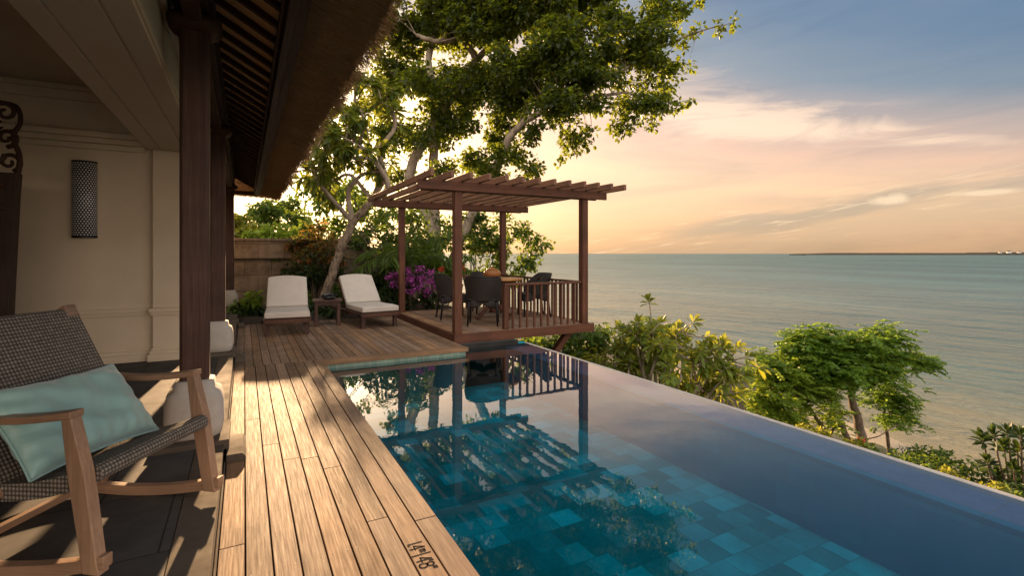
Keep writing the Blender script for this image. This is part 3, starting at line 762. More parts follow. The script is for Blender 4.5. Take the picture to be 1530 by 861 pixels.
# old carved timber panel
t = thing('carved_panel', 'tall old dark carved timber panel with scroll-work crest beside the villa wall', 'carved panel', (AY(20, 6.15), 6.15, .08), R(-8))
mb = MB(); mb.prism([(-.75, .0), (-.03, .0), (.0, .9), (.035, 1.75), (.05, 1.95), (-.75, 1.95)], -.05, .05); mb.build('board', 'dark_z', t, bevel=.01)
mb = MB()
def spiral(cx, cz, r0, turns, a0, sgn=1, w=.022):
    pts = []; n = int(18 * turns)
    for i in range(n + 1):
        a_ = a0 + sgn * 2 * math.pi * turns * i / n; r = r0 * (1 - .82 * i / n); pts.append((cx + r * math.cos(a_), 0, cz + r * math.sin(a_)))
    mb.tube(pts, [w * (1 - .4 * i / n) for i in range(n + 1)], 7)
for (cx, cz, r0, tu, a0, sg) in ((-.03, 2.05, .09, 1.3, -1.2, 1), (-.16, 2.12, .10, 1.5, 0, -1), (-.05, 2.27, .085, 1.3, -1.5, 1), (-.20, 2.36, .11, 1.4, .4, 1), (-.06, 2.50, .10, 1.4, -2.4, -1), (-.36, 2.2, .15, 1.6, .2, 1), (-.38, 2.52, .14, 1.4, 1, -1), (-.6, 2.3, .15, 1.4, 1, -1)): spiral(cx, cz, r0, tu, a0, sg)
limb(mb, [(.03, 0, 1.93), (.045, 0, 2.1), (-.0, 0, 2.28), (.05, 0, 2.42), (.02, 0, 2.56), (-.12, 0, 2.60), (-.2, 0, 2.68), (-.3, 0, 2.86)], .024, .014)
limb(mb, [(-.3, 0, 1.93), (-.28, 0, 2.2), (-.42, 0, 2.45), (-.32, 0, 2.8)], .03, .016)
for i in range(26):
    a_ = rng.random() * 6.28; cx, cz = rng.uniform(-.7, .0), rng.uniform(1.98, 2.5)
    mb.tube([(cx, 0, cz), (cx + .035 * math.cos(a_), -.01, cz + .035 * math.sin(a_)), (cx + .06 * math.cos(a_ + .5), 0, cz + .06 * math.sin(a_ + .5))], [.006, .016, .004], 6)
mb.build('scroll_crest', 'dark_z', t)
mb = MB()
for z in (1.82, 1.62):
    mb.tube([(-.02 - .0, -.055, z), (-.10, -.07, z + .02), (-.2, -.055, z), (-.3, -.07, z + .03)], [.01, .03, .015, .03], 7)
mb.build('relief', 'dark_z', t)

# ============================================================ PAVILION (pergola)
PFZ = .10
pav = thing('pergola', 'dark timber pergola pavilion with slatted roof on a raised platform beyond the pool', 'pergola', (4.0, 8.5, PFZ))
def pb(name, mat, mb, bevel=.004, parent=None, seg=1):
    o = mb.build(name, mat, None, bevel=0)
    for v in o.data.vertices: v.co = v.co - Vector((4.0, 8.5, PFZ))
    o.parent = parent or pav
    if bevel: q = o.modifiers.new('bevel', 'BEVEL'); q.width = bevel; q.segments = seg; q.limit_method = 'ANGLE'
    return o
FX0, FX1, FY0, FY1 = 2.74, 5.28, 6.93, 10.25
mb = MB(); boards(mb, FX0 + .05, FX1 - .05, FY0 + .05, FY1 - .05, PFZ, seed=21); pb('floor_boards', 'deck', mb, .003)
mb = MB(); mb.b2((FX0 - .01, FY0 - .01, -.035), (FX1 + .01, FY0 + .045, PFZ + .004)); mb.b2((FX0 - .01, FY1 - .045, -.035), (FX1 + .01, FY1 + .01, PFZ + .004))
mb.b2((FX0 - .008, FY0 + .046, -.033), (FX0 + .045, FY1 - .046, PFZ + .002)); mb.b2((FX1 - .045, FY0 + .046, -.033), (FX1 + .008, FY1 - .046, PFZ + .002))
pb('rim_beam', 'red_x', mb, .004)
mb = MB(); mb.b2((FX0 + .05, FY0 + .05, -.02), (FX1 - .05, FY1 - .05, .06)); pb('platform_joists', 'dark_y', mb, 0)
posts = [(2.83, 7.06), (5.16, 7.06), (2.84, 10.12), (5.16, 10.12)]
BZ0, BZ1 = 2.235, 2.375
for x, y in posts:
    mb = MB(); w_ = .060; mb.b2((x - w_, y - w_, PFZ), (x + w_, y + w_, BZ1 + .01)); pb('post', 'red_z', mb, .006)
for y, pa, pb_ in ((7.06, 624, 906), (10.12, 558, 789)):
    xa, xb = AY(pa, y - .09), AY(pb_, y - .09)
    for s_ in (-1,) if y < 8 else (-1,):
        mb = MB(); mb.b2((xa, y - .105, BZ0), (xb, y - .06, BZ1)); mb.b2((xa + .1, y + .06, BZ0), (xb - .1, y + .105, BZ1 - .002)); pb('beam', 'red_x', mb, .005)
xa, xb = AY(646, 6.62), AY(933, 6.62)
for i in range(13):
    x = xa + (xb - xa) * (i / 12) ** .985; y0 = 6.60 + rng.normal(0, .006); mb = MB()
    w_ = .026; z0, z1 = BZ1, BZ1 + .095
    mb.prism([(y0, z0), (y0, z1), (10.62, z1), (10.62, z0 + .02), (10.56, z0)], x - w_, x + w_, 'x'); pb('rafter', 'rafter_y', mb, .004)
# rails
RZ0, RZ1 = .16, .86
nx = AY(758, 7.0)
mb = MB(); mb.b2((nx - .04, 7.02, PFZ + .005), (nx + .04, 7.10, .79)); pb('newel_post', 'red_z', mb, .004)
rails = [((nx, 7.06), (5.10, 7.06)), ((5.16, 7.12), (5.16, 10.06)), ((AY(688, 10.12), 10.12), (5.10, 10.12))]
for (x0, y0), (x1, y1) in rails:
    r = thing('railing', None, None, (0, 0, 0)); r.parent = pav
    mb = MB()
    if y0 == y1: mb.b2((x0 - .03, y0 - .035, .79), (x1, y0 + .035, .825)); nb = max(3, round((x1 - x0) / .132))
    else: mb.b2((x0 - .035, y0, .79), (x0 + .035, y1, .825)); nb = round((y1 - y0) / .132)
    ax = 'red_x' if y0 == y1 else 'red_y'
    pb('handrail', ax, mb, .005, r)
    for k in range(1, nb):
        t_ = k / nb; x, y = x0 + (x1 - x0) * t_, y0 + (y1 - y0) * t_
        mb = MB(); mb.b2((x - .016, y - .016, PFZ + .004), (x + .016, y + .016, .79)); pb('baluster', 'red_z', mb, .002, r)
for y in (7.2, 9.9):
    mb = MB(); mb.bar((4.95, y, -.05), (3.9, y, -1.25), .10, .12, (0, 1, 0)); pb('brace', 'red_x', mb, .004)

# ============================================================ FURNITURE
# dining table
t = thing('dining_table', 'round light-topped wooden dining table under the pergola', 'table', (4.08, 8.35, PFZ), R(15), None)
mb = MB(); mb.lathe([(.50, .705), (.52, .712), (.525, .735), (.515, .745), (.0, .7455)], n=48); mb.build('table_top', 'teak_x', t)
mb = MB(); mb.lathe([(.40, .66), (.41, .704), (.30, .705)], n=32); mb.build('apron', 'red_x', t)
mb = MB(); mb.lathe([(.10, .12), (.075, .18), (.055, .3), (.09, .42), (.06, .5), (.07, .62), (.16, .66)], n=24); mb.build('pedestal', 'red_z', t)
for k in range(4):
    mb = MB(); a_ = k * math.pi / 2; c_, s_ = math.cos(a_), math.sin(a_)
    mb.tube([(c_ * r * 1, s_ * r, z) for r, z in ((.05, .2), (.14, .22), (.24, .17), (.33, .07), (.40, .03), (.44, .05))], [.04, .038, .033, .03, .03, .018], 8); mb.build('foot', 'red_x', t)
t = thing('wooden_jar', 'squat round turned wooden jar with lid standing on the dining table', 'jar', (4.05, 8.38, PFZ + .7455))
mb = MB(); mb.lathe([(.06, 0), (.11, .012), (.155, .05), (.165, .09), (.15, .125), (.11, .15)], n=36); mb.build('body', 'pot', t)
mb = MB(); mb.lathe([(.112, .15), (.10, .168), (.05, .182), (.018, .186), (.014, .20), (.02, .21), (.0, .216)], n=30); mb.build('lid', 'pot', t)

def dining_chair():
    t = thing('dining_chair', None, 'chair')
    def sh(u, v):                        # wrap-round wicker back, origin floor centre, faces +x
        a_ = R(-118) + R(236) * u; s_ = abs(2 * u - 1)
        top = .81 - .20 * ss(.45, .95, s_); bot = .40
        r = .275 + .045 * v - .01 * s_
        x = -r * math.cos(a_) * 1.0; y = r * math.sin(a_) * .98
        return (x * .92 - .01 - .05 * v * (1 - s_), y, bot + (top - bot) * v)
    mb = MB(); mb.grid(sh, 36, 12, 1.2, .42); mb.build('back', 'wicker', t, solid=.028, sub=0)
    mb = MB(); mb.tube([Vector(sh(i / 36, 1)) for i in range(37)], .017, 8); mb.build('top_rim', 'wicker', t)
    mb = MB(); mb.grid(lambda u, v: (-.25 + .50 * u, (-.25 + .5 * v), .43 + .008 * math.sin(u * 3) * math.sin(v * 3)), 10, 10, .5, .5); mb.build('seat', 'wicker', t, solid=.035)
    def sk(u, v):
        a_ = 2 * math.pi * u; ca, sa = math.cos(a_), math.sin(a_); q = 1 / ((abs(ca) ** 5 + abs(sa) ** 5) ** .2)
        dip = .075 * abs(math.sin(2 * a_ + 0)) ** .7
        return (.255 * q * ca, .255 * q * sa, .42 - (.05 + dip) * v)
    mb = MB(); mb.grid(sk, 64, 3, 2, .12); mb.build('apron', 'wicker', t, solid=.012)
    for sx_, sy_ in ((1, 1), (1, -1), (-1, 1), (-1, -1)):
        mb = MB(); mb.tube([(sx_ * .225, sy_ * .225, .42), (sx_ * .235, sy_ * .235, .25), (sx_ * (.27 if sx_ < 0 else .245), sy_ * .245, 0)], [.022, .019, .014], 8); mb.build('leg', 'wicker', t)
    return t
ch = dining_chair()
spots = [(3.58, 7.74, 62, 'dark wicker armchair with its back to the pool, left of the railing'),
         (3.42, 8.75, -10, 'dark wicker armchair half hidden behind the front left pergola post'),
         (4.92, 8.35, 165, 'dark wicker armchair seen through the front railing beside the corner post'),
         (4.35, 9.25, 255, 'dark wicker armchair on the far side of the dining table')]
for i, (x, y, a_, lab) in enumerate(spots):
    o = ch if i == 0 else copy_tree(ch)
    o.location = (x, y, PFZ); o.rotation_euler.z = R(a_); tag(o, lab, 'chair', 'wicker armchairs round the dining table')

# sun loungers (local: foot end at origin, body towards +y)
def lounger():
    t = thing('sun_lounger', None, 'sun lounger')
    W = .66
    mb = MB()
    for s_ in (-1, 1): mb.b2((s_ * (W / 2) - .022, .02, .20), (s_ * (W / 2) + .022, 1.75, .27))
    mb.b2((-W / 2, .0, .20), (W / 2, .035, .265)); mb.b2((-W / 2 + .03, 1.70, .20), (W / 2 - .03, 1.74, .265)); mb.build('frame', 'red_y', t, bevel=.005)
    mb = MB()
    for k in range(9): mb.b2((-W / 2 + .024, .05 + k * .1, .25), (W / 2 - .024, .12 + k * .1, .268))
    mb.build('slats', 'red_x', t)
    for x, y in ((-W / 2 + .04, .10), (W / 2 - .04, .10), (-W / 2 + .04, 1.5), (W / 2 - .04, 1.5)):
        mb = MB(); mb.box((x, y, .10), (.065, .065, .20)); mb.build('leg', 'red_z', t, bevel=.004)
    for s_ in (-1, 1):
        mb = MB(); mb.lathe([(.028, -.012), (.032, 0), (.028, .012)], n=16); 
        mb.v = [(s_ * (W / 2 + .035) + z, .10 + x, .235 + y) for x, y, z in mb.v]; mb.build('hinge_knob', 'charcoal', t)
    an = R(46); hy = .92
    mb = MB()
    for s_ in (-1, 1): mb.bar((s_ * (W / 2 - .03), hy, .27), (s_ * (W / 2 - .03), hy + .74 * math.cos(an), .27 + .74 * math.sin(an)), .035, .03)
    for k in range(6): a_ = .1 + k * .12; mb.bar((-W / 2 + .04, hy + a_ * math.cos(an), .27 + a_ * math.sin(an)), (W / 2 - .04, hy + a_ * math.cos(an), .27 + a_ * math.sin(an)), .05, .015)
    mb.build('back_frame', 'red_y', t)
    def cushion(w, l, th, fn, top=0):
        mb = MB(); nu, nv = 20, 20
        def P_(u, v, side):
            x = (u - .5) * w; ed = 1 - max(abs(2 * u - 1), abs(2 * v - 1)) ** 10 
            y = v * l + (top * (1 - (2 * u - 1) ** 2) * v)
            z = side * th / 2 * (.72 + .28 * ed) + (.008 * math.sin(u * 9) * math.sin(v * 7) * ed if side > 0 else 0)
            return fn(x, y, z)
        vs = [P_(i / nu, j / nv, s_) for s_ in (-1, 1) for j in range(nv + 1) for i in range(nu + 1)]
        n0 = (nu + 1) * (nv + 1); fs = []
        for s_ in (0, 1):
            for j in range(nv):
                for i in range(nu):
                    a_ = s_ * n0 + j * (nu + 1) + i; fs.append((a_, a_ + 1, a_ + nu + 2, a_ + nu + 1))
        ring = [i for i in range(nu + 1)] + [j * (nu + 1) + nu for j in range(1, nv + 1)] + [nv * (nu + 1) + i for i in range(nu - 1, -1, -1)] + [j * (nu + 1) for j in range(nv - 1, 0, -1)]
        for a_, b_ in zip(ring, ring[1:] + ring[:1]): fs.append((a_, b_, b_ + n0, a_ + n0))
        mb.add(vs, fs, True); return mb
    cushion(.66, .90, .115, lambda x, y, z: (x, y + .01, .328 + z)).build('seat_cushion', 'cream', t, bevel=.012)
    def bk(x, y, z): return (x * (1 - .05 * y), hy - .03 + y * math.cos(an) - z * math.sin(an), .37 + y * math.sin(an) + z * math.cos(an))
    cushion(.66, .66, .11, bk, .045).build('back_cushion', 'cream', t, bevel=.012)
    return t
lg = lounger(); lg.location = (.60, 8.63, 0); lg.rotation_euler.z = R(-4); tag(lg, 'cream cushioned lounger nearest the villa columns, left of the small wooden table', 'sun lounger', 'sun loungers on the deck')
l2 = copy_tree(lg); l2.location = (2.11, 8.80, 0); l2.rotation_euler.z = R(8); tag(l2, 'cream cushioned lounger turned towards the pool, between wooden table and pergola', 'sun lounger', 'sun loungers on the deck')

t = thing('side_table', 'small square dark wooden table between the two loungers', 'side table', (1.33, 9.62, 0), R(-6))
mb = MB(); mb.box((0, 0, .455), (.50, .42, .03)); mb.build('table_top', 'red_x', t, bevel=.005)
mb = MB(); mb.box((0, 0, .405), (.42, .34, .07)); mb.build('apron', 'red_x', t, bevel=.003)
for x in (-1, 1):
    for y in (-1, 1): mb = MB(); mb.box((x * .19, y * .15, .22), (.055, .055, .44)); mb.build('leg', 'red_z', t, bevel=.003)
t = thing('black_bowl', 'glossy black bowl-like ornament lying on the small wooden table', 'bowl', (1.35, 9.58, .471), R(10))
mb = MB(); mb.lathe([(.05, 0), (.09, .02), (.105, .05), (.085, .052), (.06, .03), (.0, .022)], n=24); mb.v = [(x * 1.25, y, z) for x, y, z in mb.v]; mb.build('bowl', 'black', t)
mb = MB(); mb.tube([(-.15, 0, .055), (-.09, .01, .075), (0, 0, .088), (.1, .02, .075), (.17, 0, .06)], [.006, .025, .036, .022, .006], 8); mb.build('folded_cloth', 'black', t)

# rocking chair: origin on the floor between the front feet, +x forward, +y towards the villa column
rc = thing('rocking_chair', 'teak rocking chair with grey woven rope seat and back on the terrace', 'rocking chair', (-.325, 2.66, .08), math.atan2(-.53, .85))
HW = .325
def rk(x): return .014 + .115 * ((x + .42) / .52) ** 2 * .55
for s_ in (-1, 1):
    y = s_ * HW
    mb = MB(); n = 26; vs = []
    for i in range(n + 1):
        x = -.98 + 1.04 * i / n; z = rk(x)
        vs += [(x, y - .021, z - .014), (x, y + .021, z - .014), (x, y + .021, z + .034), (x, y - .021, z + .034)]
    mb.add(vs, [(i * 4 + k, i * 4 + (k + 1) % 4, i * 4 + 4 + (k + 1) % 4, i * 4 + 4 + k) for i in range(n) for k in range(4)] + [(0, 1, 2, 3), tuple(n * 4 + k for k in (3, 2, 1, 0))])
    mb.build('rocker', 'teak_x', rc, bevel=.004)
    # front leg: swelling profile in side view
    mb = MB(); mb.prism([(.045, .03), (.032, .09), (-.012, .40), (-.070, .625), (-.108, .625), (-.082, .40), (-.030, .09), (-.022, .035)], y - .024, y + .024); mb.build('front_leg', 'teak_z', rc, bevel=.005)
    mb = MB(); mb.prism([(-.60, rk(-.6) + .03), (-.565, rk(-.56) + .03), (-.40, .34), (-.445, .36)], y - .02, y + .02); mb.build('rear_leg', 'teak_z', rc, bevel=.004)
    mb = MB(); mb.prism([(-.415, .27), (-.385, .29), (-.725, .93), (-.755, .915)], y - .022 - s_ * .008, y + .022 - s_ * .008); mb.v = [(-.41 + (x + .41) * .93, y_, .28 + (z - .28) * .93) for x, y_, z in mb.v]; mb.build('back_post', 'teak_z', rc, bevel=.005)
    mb = MB(); vs = []; n = 14
    for i in range(n + 1):
        tt = i / n; x = -.062 - .54 * tt; z = .622 - .035 * math.sin(tt * math.pi * .8) + .01 * tt; w_ = .030 - .006 * tt
        vs += [(x, y - w_, z - .014), (x, y + w_, z - .014), (x, y + w_, z + .014), (x, y - w_, z + .014)]
    mb.add(vs, [(i * 4 + k, i * 4 + (k + 1) % 4, i * 4 + 4 + (k + 1) % 4, i * 4 + 4 + k) for i in range(n) for k in range(4)] + [(0, 1, 2, 3), tuple(n * 4 + k for k in (3, 2, 1, 0))])
    mb.build('armrest', 'teak_x', rc, bevel=.005)
for s_ in (-1, 1):
    mb = MB(); mb.box((-.749, s_ * (HW - .012), .918), (.060, .062, .066), Euler((0, R(-28.7), 0)).to_matrix()); mb.build('corner_cap', 'teak_y', rc, bevel=.005)
mb = MB(); mb.box((-.58, 0, rk(-.58) + .055), (.035, 2 * HW - .05, .03)); mb.build('stretcher', 'teak_y', rc, bevel=.004)
# woven seat: wrapped slab with rounded front edge
def slab(path_c, th, half, name, wsc=1):
    mb = MB(); pts = [Vector(p) for p in path_c]; n = len(pts); ring = []
    nor = []
    for i in range(n):
        d = (pts[min(i + 1, n - 1)] - pts[max(i - 1, 0)]).normalized(); nor.append(Vector((-d.z, 0, d.x)))
    top = [p + q * th / 2 for p, q in zip(pts, nor)]; bot = [p - q * th / 2 for p, q in zip(pts, nor)]
    dF = (pts[-1] - pts[-2]).normalized(); dB = (pts[0] - pts[1]).normalized()
    cap = [pts[-1] + nor[-1] * th / 2 * math.cos(a_) + dF * th / 2 * math.sin(a_) for a_ in [math.pi * k / 6 for k in range(1, 6)]]
    cap2 = [pts[0] - nor[0] * th / 2 * math.cos(a_) + dB * th / 2 * math.sin(a_) for a_ in [math.pi * k / 6 for k in range(1, 6)]]
    prof = top + cap + bot[::-1] + cap2; prof.append(prof[0])
    ln = [0]
    for a_, b_ in zip(prof, prof[1:]): ln.append(ln[-1] + (b_ - a_).length)
    vs = []; uvs = []
    for k, p in enumerate(prof):
        for j in range(13): yy = -half + 2 * half * j / 12; vs.append((p.x, yy, p.z)); uvs.append((yy + 1, ln[k]))
    m_ = len(prof)
    mb.add(vs, [(k * 13 + j, k * 13 + j + 1, (k + 1) * 13 + j + 1, (k + 1) * 13 + j) for k in range(m_ - 1) for j in range(12)], True, uvs)
    for s_ in (0, 12):                   # sides
        ctr = sum(prof[:-1], Vector()) / (m_ - 1); nn = len(top)
        vs = [(p.x, (-half, half)[s_ // 12], p.z) for p in prof[:-1]]; us = [(p.x + 2, p.z) for p in prof[:-1]]
        ids = []
        for i in range(nn - 1): ids.append((i, i + 1, len(prof) - 1 - 5 - i - 2 + 0, len(prof) - 1 - 5 - i - 1) if False else None)
        mb.add(vs, [tuple(range(m_ - 1))], False, us)
    return mb.build(name, 'weave', rc)
slab([(-.46 + .44 * k / 10, 0, .30 + .085 * k / 10 - .025 * math.sin(math.pi * k / 10)) for k in range(11)], .066, HW - .026, 'seat')
slab([(-.43 - .315 * k / 12, 0, .34 + .575 * k / 12 - 0) for k in range(13)][::1], .05, HW + .012, 'backrest')

# cushion lying across the seat against the back
def pillow(w, h, t_):
    mb = MB(); nu, nv = 44, 30; vs = []; rd = np.random.default_rng(3)
    for s_ in (-1, 1):
        for j in range(nv + 1):
            for i in range(nu + 1):
                a_, b_ = 2 * i / nu - 1, 2 * j / nv - 1
                pu = (max(0, 1 - a_ ** 4) ** .55) * (max(0, 1 - b_ ** 4) ** .55)
                x = a_ * w / 2 * (1 - .05 * (1 - abs(b_) ** 2) * abs(a_) ** 3); y = b_ * h / 2 * (1 - .10 * (1 - abs(a_) ** 2) * abs(b_) ** 3)
                wr = .009 * math.sin(9 * a_ + 4 * b_) * math.sin(5 * b_ - 2 * a_) + .010 * math.sin(22 * a_ * (1 - .4 * b_)) * abs(b_) ** 2 + .009 * math.sin(16 * b_ + 6 * a_) * abs(a_) ** 3 - .012 * math.exp(-((a_ - .1) ** 2 * 8 + (b_ + .2) ** 2 * 30))
                vs.append((x, y, s_ * (t_ / 2 * pu + wr * pu)))
    n0 = (nu + 1) * (nv + 1); fs = []
    for s_ in (0, 1):
        for j in range(nv):
            for i in range(nu): k = s_ * n0 + j * (nu + 1) + i; fs.append((k, k + 1, k + nu + 2, k + nu + 1))
    mb.add(vs, fs, True); return mb
cu = thing('cushion', 'aqua green silky cushion lying on the rocking chair seat', 'cushion')
pm = pillow(.60, .40, .15)
o = pm.build('cover', 'silk', cu, sub=1)
import bmesh as _bm
b_ = _bm.new(); b_.from_mesh(o.data); _bm.ops.remove_doubles(b_, verts=b_.verts, dist=.0005); _bm.ops.recalc_face_normals(b_, faces=b_.faces); b_.to_mesh(o.data); b_.free()
mb = MB(); pp = []
for k in range(81):
    q = k / 80 * 4; s_ = int(q) % 4; f_ = q - int(q)
    a_, b2_ = [(-1 + 2 * f_, -1), (1, -1 + 2 * f_), (1 - 2 * f_, 1), (-1, 1 - 2 * f_)][s_]
    pp.append((a_ * .30 * (1 - .05 * (1 - b2_ ** 2) * abs(a_) ** 3), b2_ * .20 * (1 - .10 * (1 - a_ ** 2) * abs(b2_) ** 3), 0))
mb.tube(pp, .0045, 6, caps=False); mb.build('piping', 'silk', cu)
# frame of the cushion: x along chair's width, y up the back
Mr = Matrix.Translation(rc.location) @ Euler((0, 0, rc.rotation_euler.z)).to_matrix().to_4x4()
loc = Mr @ Vector((-.335, -.05, .525))
yax = (Mr.to_3x3() @ Vector((-.62, 0, .78))).normalized(); xax = (Mr.to_3x3() @ Vector((0, 1, 0))).normalized()
rot_in = Matrix.Rotation(R(2), 3, yax.cross(xax))
xax = rot_in @ xax; yax = rot_in @ yax; zax = xax.cross(yax)
cu.matrix_world = Matrix.Translation(loc) @ Matrix((xax, yax, zax)).transposed().to_4x4()

# depth marking
def text_mesh(body, size, loc, rz, name, parent=None):
    cvd = bpy.data.curves.new('t', 'FONT'); cvd.body = body; cvd.size = size; cvd.extrude = 0; cvd.offset = .0012
    to = bpy.data.objects.new('t', cvd); col.objects.link(to)
    bpy.context.view_layer.update(); dg = bpy.context.evaluated_depsgraph_get()
    me = bpy.data.meshes.new_from_object(to.evaluated_get(dg)); bpy.data.objects.remove(to)
    o = bpy.data.objects.new(name, me); col.objects.link(o); me.materials.clear(); me.materials.append(M['ink'])
    o.location = loc; o.rotation_euler.z = rz
    if parent: o.parent = parent
    return o
t = thing('depth_marking', 'black painted depth figures 1.4m | 4\'8" on the deck boards beside the pool', 'depth marking', (.640, 2.192, .0009), R(-90))
GL = {'1': ([[(.1, 0), (.1, 1)]], .42), '.': ([[(.05, 0), (.05, .06)]], .30), '4': ([[(.75, 0), (.75, 1), (.0, .33), (1, .33)]], 1.15),
      'm': ([[(0, 0), (0, 1)], [(0, .7), (.15, .95), (.4, .95), (.5, .7), (.5, 0)], [(.5, .7), (.65, .95), (.9, .95), (1, .7), (1, 0)]], 1.3), '|': ([[(.3, -.15), (.3, 1.15)]], .7),
      "'": ([[(.02, .8), (.02, 1.05)]], .30), '"': ([[(.1, .8), (.1, 1.05)], [(.4, .8), (.4, 1.05)]], .5),
      '8': ([[(.5 + .42 * math.sin(a_ * math.pi / 7), .76 - .22 * math.cos(a_ * math.pi / 7)) for a_ in range(15)], [(.5 + .5 * math.sin(a_ * math.pi / 7), .27 + .27 * math.cos(a_ * math.pi / 7)) for a_ in range(15)]], 1.2)}
def stroke_text(body, name, x0, y0, h, w):
    mb = MB(); x = x0; lw = .0031
    for c_ in body:
        for pl in GL[c_][0]:
            q = [Vector((x + a_ * w, y0 + b_ * h, 0)) for a_, b_ in pl]
            for k, (a_, b_) in enumerate(zip(q, q[1:])):
                d = (b_ - a_); n_ = Vector((-d.y, d.x, 0)).normalized() * lw; d = d.normalized() * lw * .8; zz = Vector((0, 0, .00003 * k))
                mb.add([a_ - n_ - d + zz, a_ + n_ - d + zz, b_ + n_ + d + zz, b_ - n_ + d + zz], [(0, 3, 2, 1)])
        x += GL[c_][1] * w
    return mb.build(name, 'ink', t, fixn=False)
stroke_text('1.4', 'metre_figures', 0, 0, .064, .030); stroke_text('m', 'metre_unit', .062, .036, .024, .017)
stroke_text('|', 'divider', .090, 0, .064, .02); stroke_text("4'8\"", 'feet_figures', .118, 0, .064, .030)

# ============================================================ GARDEN WALL
GY = 14.4; gx1 = AY(514, GY - .1); gx2 = AY(548, GY - .1)
t = thing('garden_wall', 'weathered beige stone garden wall with coping behind the loungers', 'wall', (0, GY, -.05))
def gb(name, mb, bevel=.012):
    mb.v = [(x, y - GY, z + .05) for x, y, z in mb.v]; return mb.build(name, 'gwall', t, bevel=bevel)
mb = MB(); mb.b2((-6, GY, -.05), (gx1 + .01, GY + .3, 1.08)); mb.b2((-6, GY - .02, 1.16), (gx1, GY + .3, 1.62)); mb.b2((-6, GY + .05, 1.05), (gx1, GY + .28, 1.2)); gb('wall', mb)
mb = MB(); mb.b2((-6, GY - .06, 1.62), (gx1, GY + .36, 1.69)); mb.b2((-6, GY - .07, 1.17), (gx1 - .002, GY - .02, 1.25)); gb('coping', mb)
mb = MB(); mb.b2((gx1, GY - .12, -.05), (gx2, GY + .42, 1.62)); mb.b2((gx1 - .05, GY - .17, 1.45), (gx2 + .05, GY + .47, 1.52)); mb.b2((gx1 - .08, GY - .2, 1.62), (gx2 + .08, GY + .5, 1.72)); mb.b2((gx1 - .02, GY - .14, 1.72), (gx2 + .02, GY + .44, 1.80)); gb('pier', mb)
mb = MB(); mb.b2((gx2 + .002, GY, -.05), (5.1, GY + .3, 1.40)); mb.b2((gx2 + .002, GY - .05, 1.40), (5.12, GY + .35, 1.47)); gb('low_wall', mb)
# planting bed
mb = MB(); mb.grid(lambda u, v: (-1.2 + u * 5.6, 10.36 + v * 4.2, .0 + .04 * math.sin(u * 23) * math.sin(v * 17)), 30, 30); mb.build('planting_bed', 'soil', fixn=False)['kind'] = 'structure'

# ============================================================ TREES
def tree_node_list(paths):
    out = []
    for p in paths: out += spline(p, 5)
    return out
# --- big banyan-like tree beyond the pergola
B0 = D(660, 470, 15.2); B0.z = -.3
big = thing('big_shade_tree', 'huge pale-limbed shade tree spreading over the pergola against the sunset', 'tree', tuple(B0))
def rel(p): return Vector(p) - B0
TD = 14.6
lim = [([D(660, 480, 15.2), D(655, 400, 15.1), D(640, 330, 15), D(612, 262, 14.8), D(640, 200, 14.7), D(655, 150, 14.6), D(640, 90, 14.6), D(660, 20, 14.8), D(690, -90, 15)], .20, .06),
       ([D(655, 410, 15.1), D(650, 330, 15.2), D(648, 250, 15.2), D(652, 190, 15.1), D(690, 120, 15), D(715, 85, 15), D(745, 55, 14.8), D(745, -20, 14.6), D(770, -140, 14.6)], .17, .06),
       ([D(712, 88, 15), D(690, 60, 14.6), D(655, 62, 14.2), D(622, 52, 14)], .11, .05),
       ([D(745, 55, 14.8), D(790, 40, 14.4), D(840, 5, 14), D(880, -60, 13.6)], .11, .035),
       ([D(665, 420, 15.2), D(700, 330, 14.9), D(735, 262, 14.5), D(762, 205, 14.1), D(800, 172, 13.7), D(860, 148, 13.2), D(920, 110, 12.9), D(980, 80, 12.6)], .16, .03),
       ([D(860, 148, 13.2), D(930, 140, 12.8), D(985, 148, 12.6), D(1020, 158, 12.5)], .05, .008),
       ([D(920, 110, 12.9), D(990, 70, 12.7), D(1050, 45, 12.5), D(1092, 34, 12.4)], .05, .007),
       ([D(880, -60, 13.6), D(930, -60, 13.3), D(985, -10, 12.9), D(1040, 6, 12.7)], .035, .008),
       ([D(690, 120, 15), D(770, 100, 15.4), D(850, 60, 15.6), D(920, 0, 15.4)], .10, .03),
       ([D(655, 150, 14.6), D(600, 120, 15), D(560, 70, 15.4), D(540, -10, 15.6)], .10, .03),
       ([D(690, -90, 15), D(650, -220, 15), D(680, -380, 15)], .08, .03), ([D(770, -140, 14.6), D(820, -260, 14.6), D(860, -380, 14.8)], .07, .03)]
mb = MB()
for i, (p, a, b) in enumerate(lim[:1]): limb(mb, [rel(q) for q in p], a, b, 12, 6, .012)
mb.build('trunk', 'bk_pale', big)
mb = MB()
for p, a, b in lim[1:]: limb(mb, [rel(q) for q in p], a, b, 9, 6, .012)
nodes = [rel(q) for p, _, _ in lim for q in spline(p, 4)[8:]]
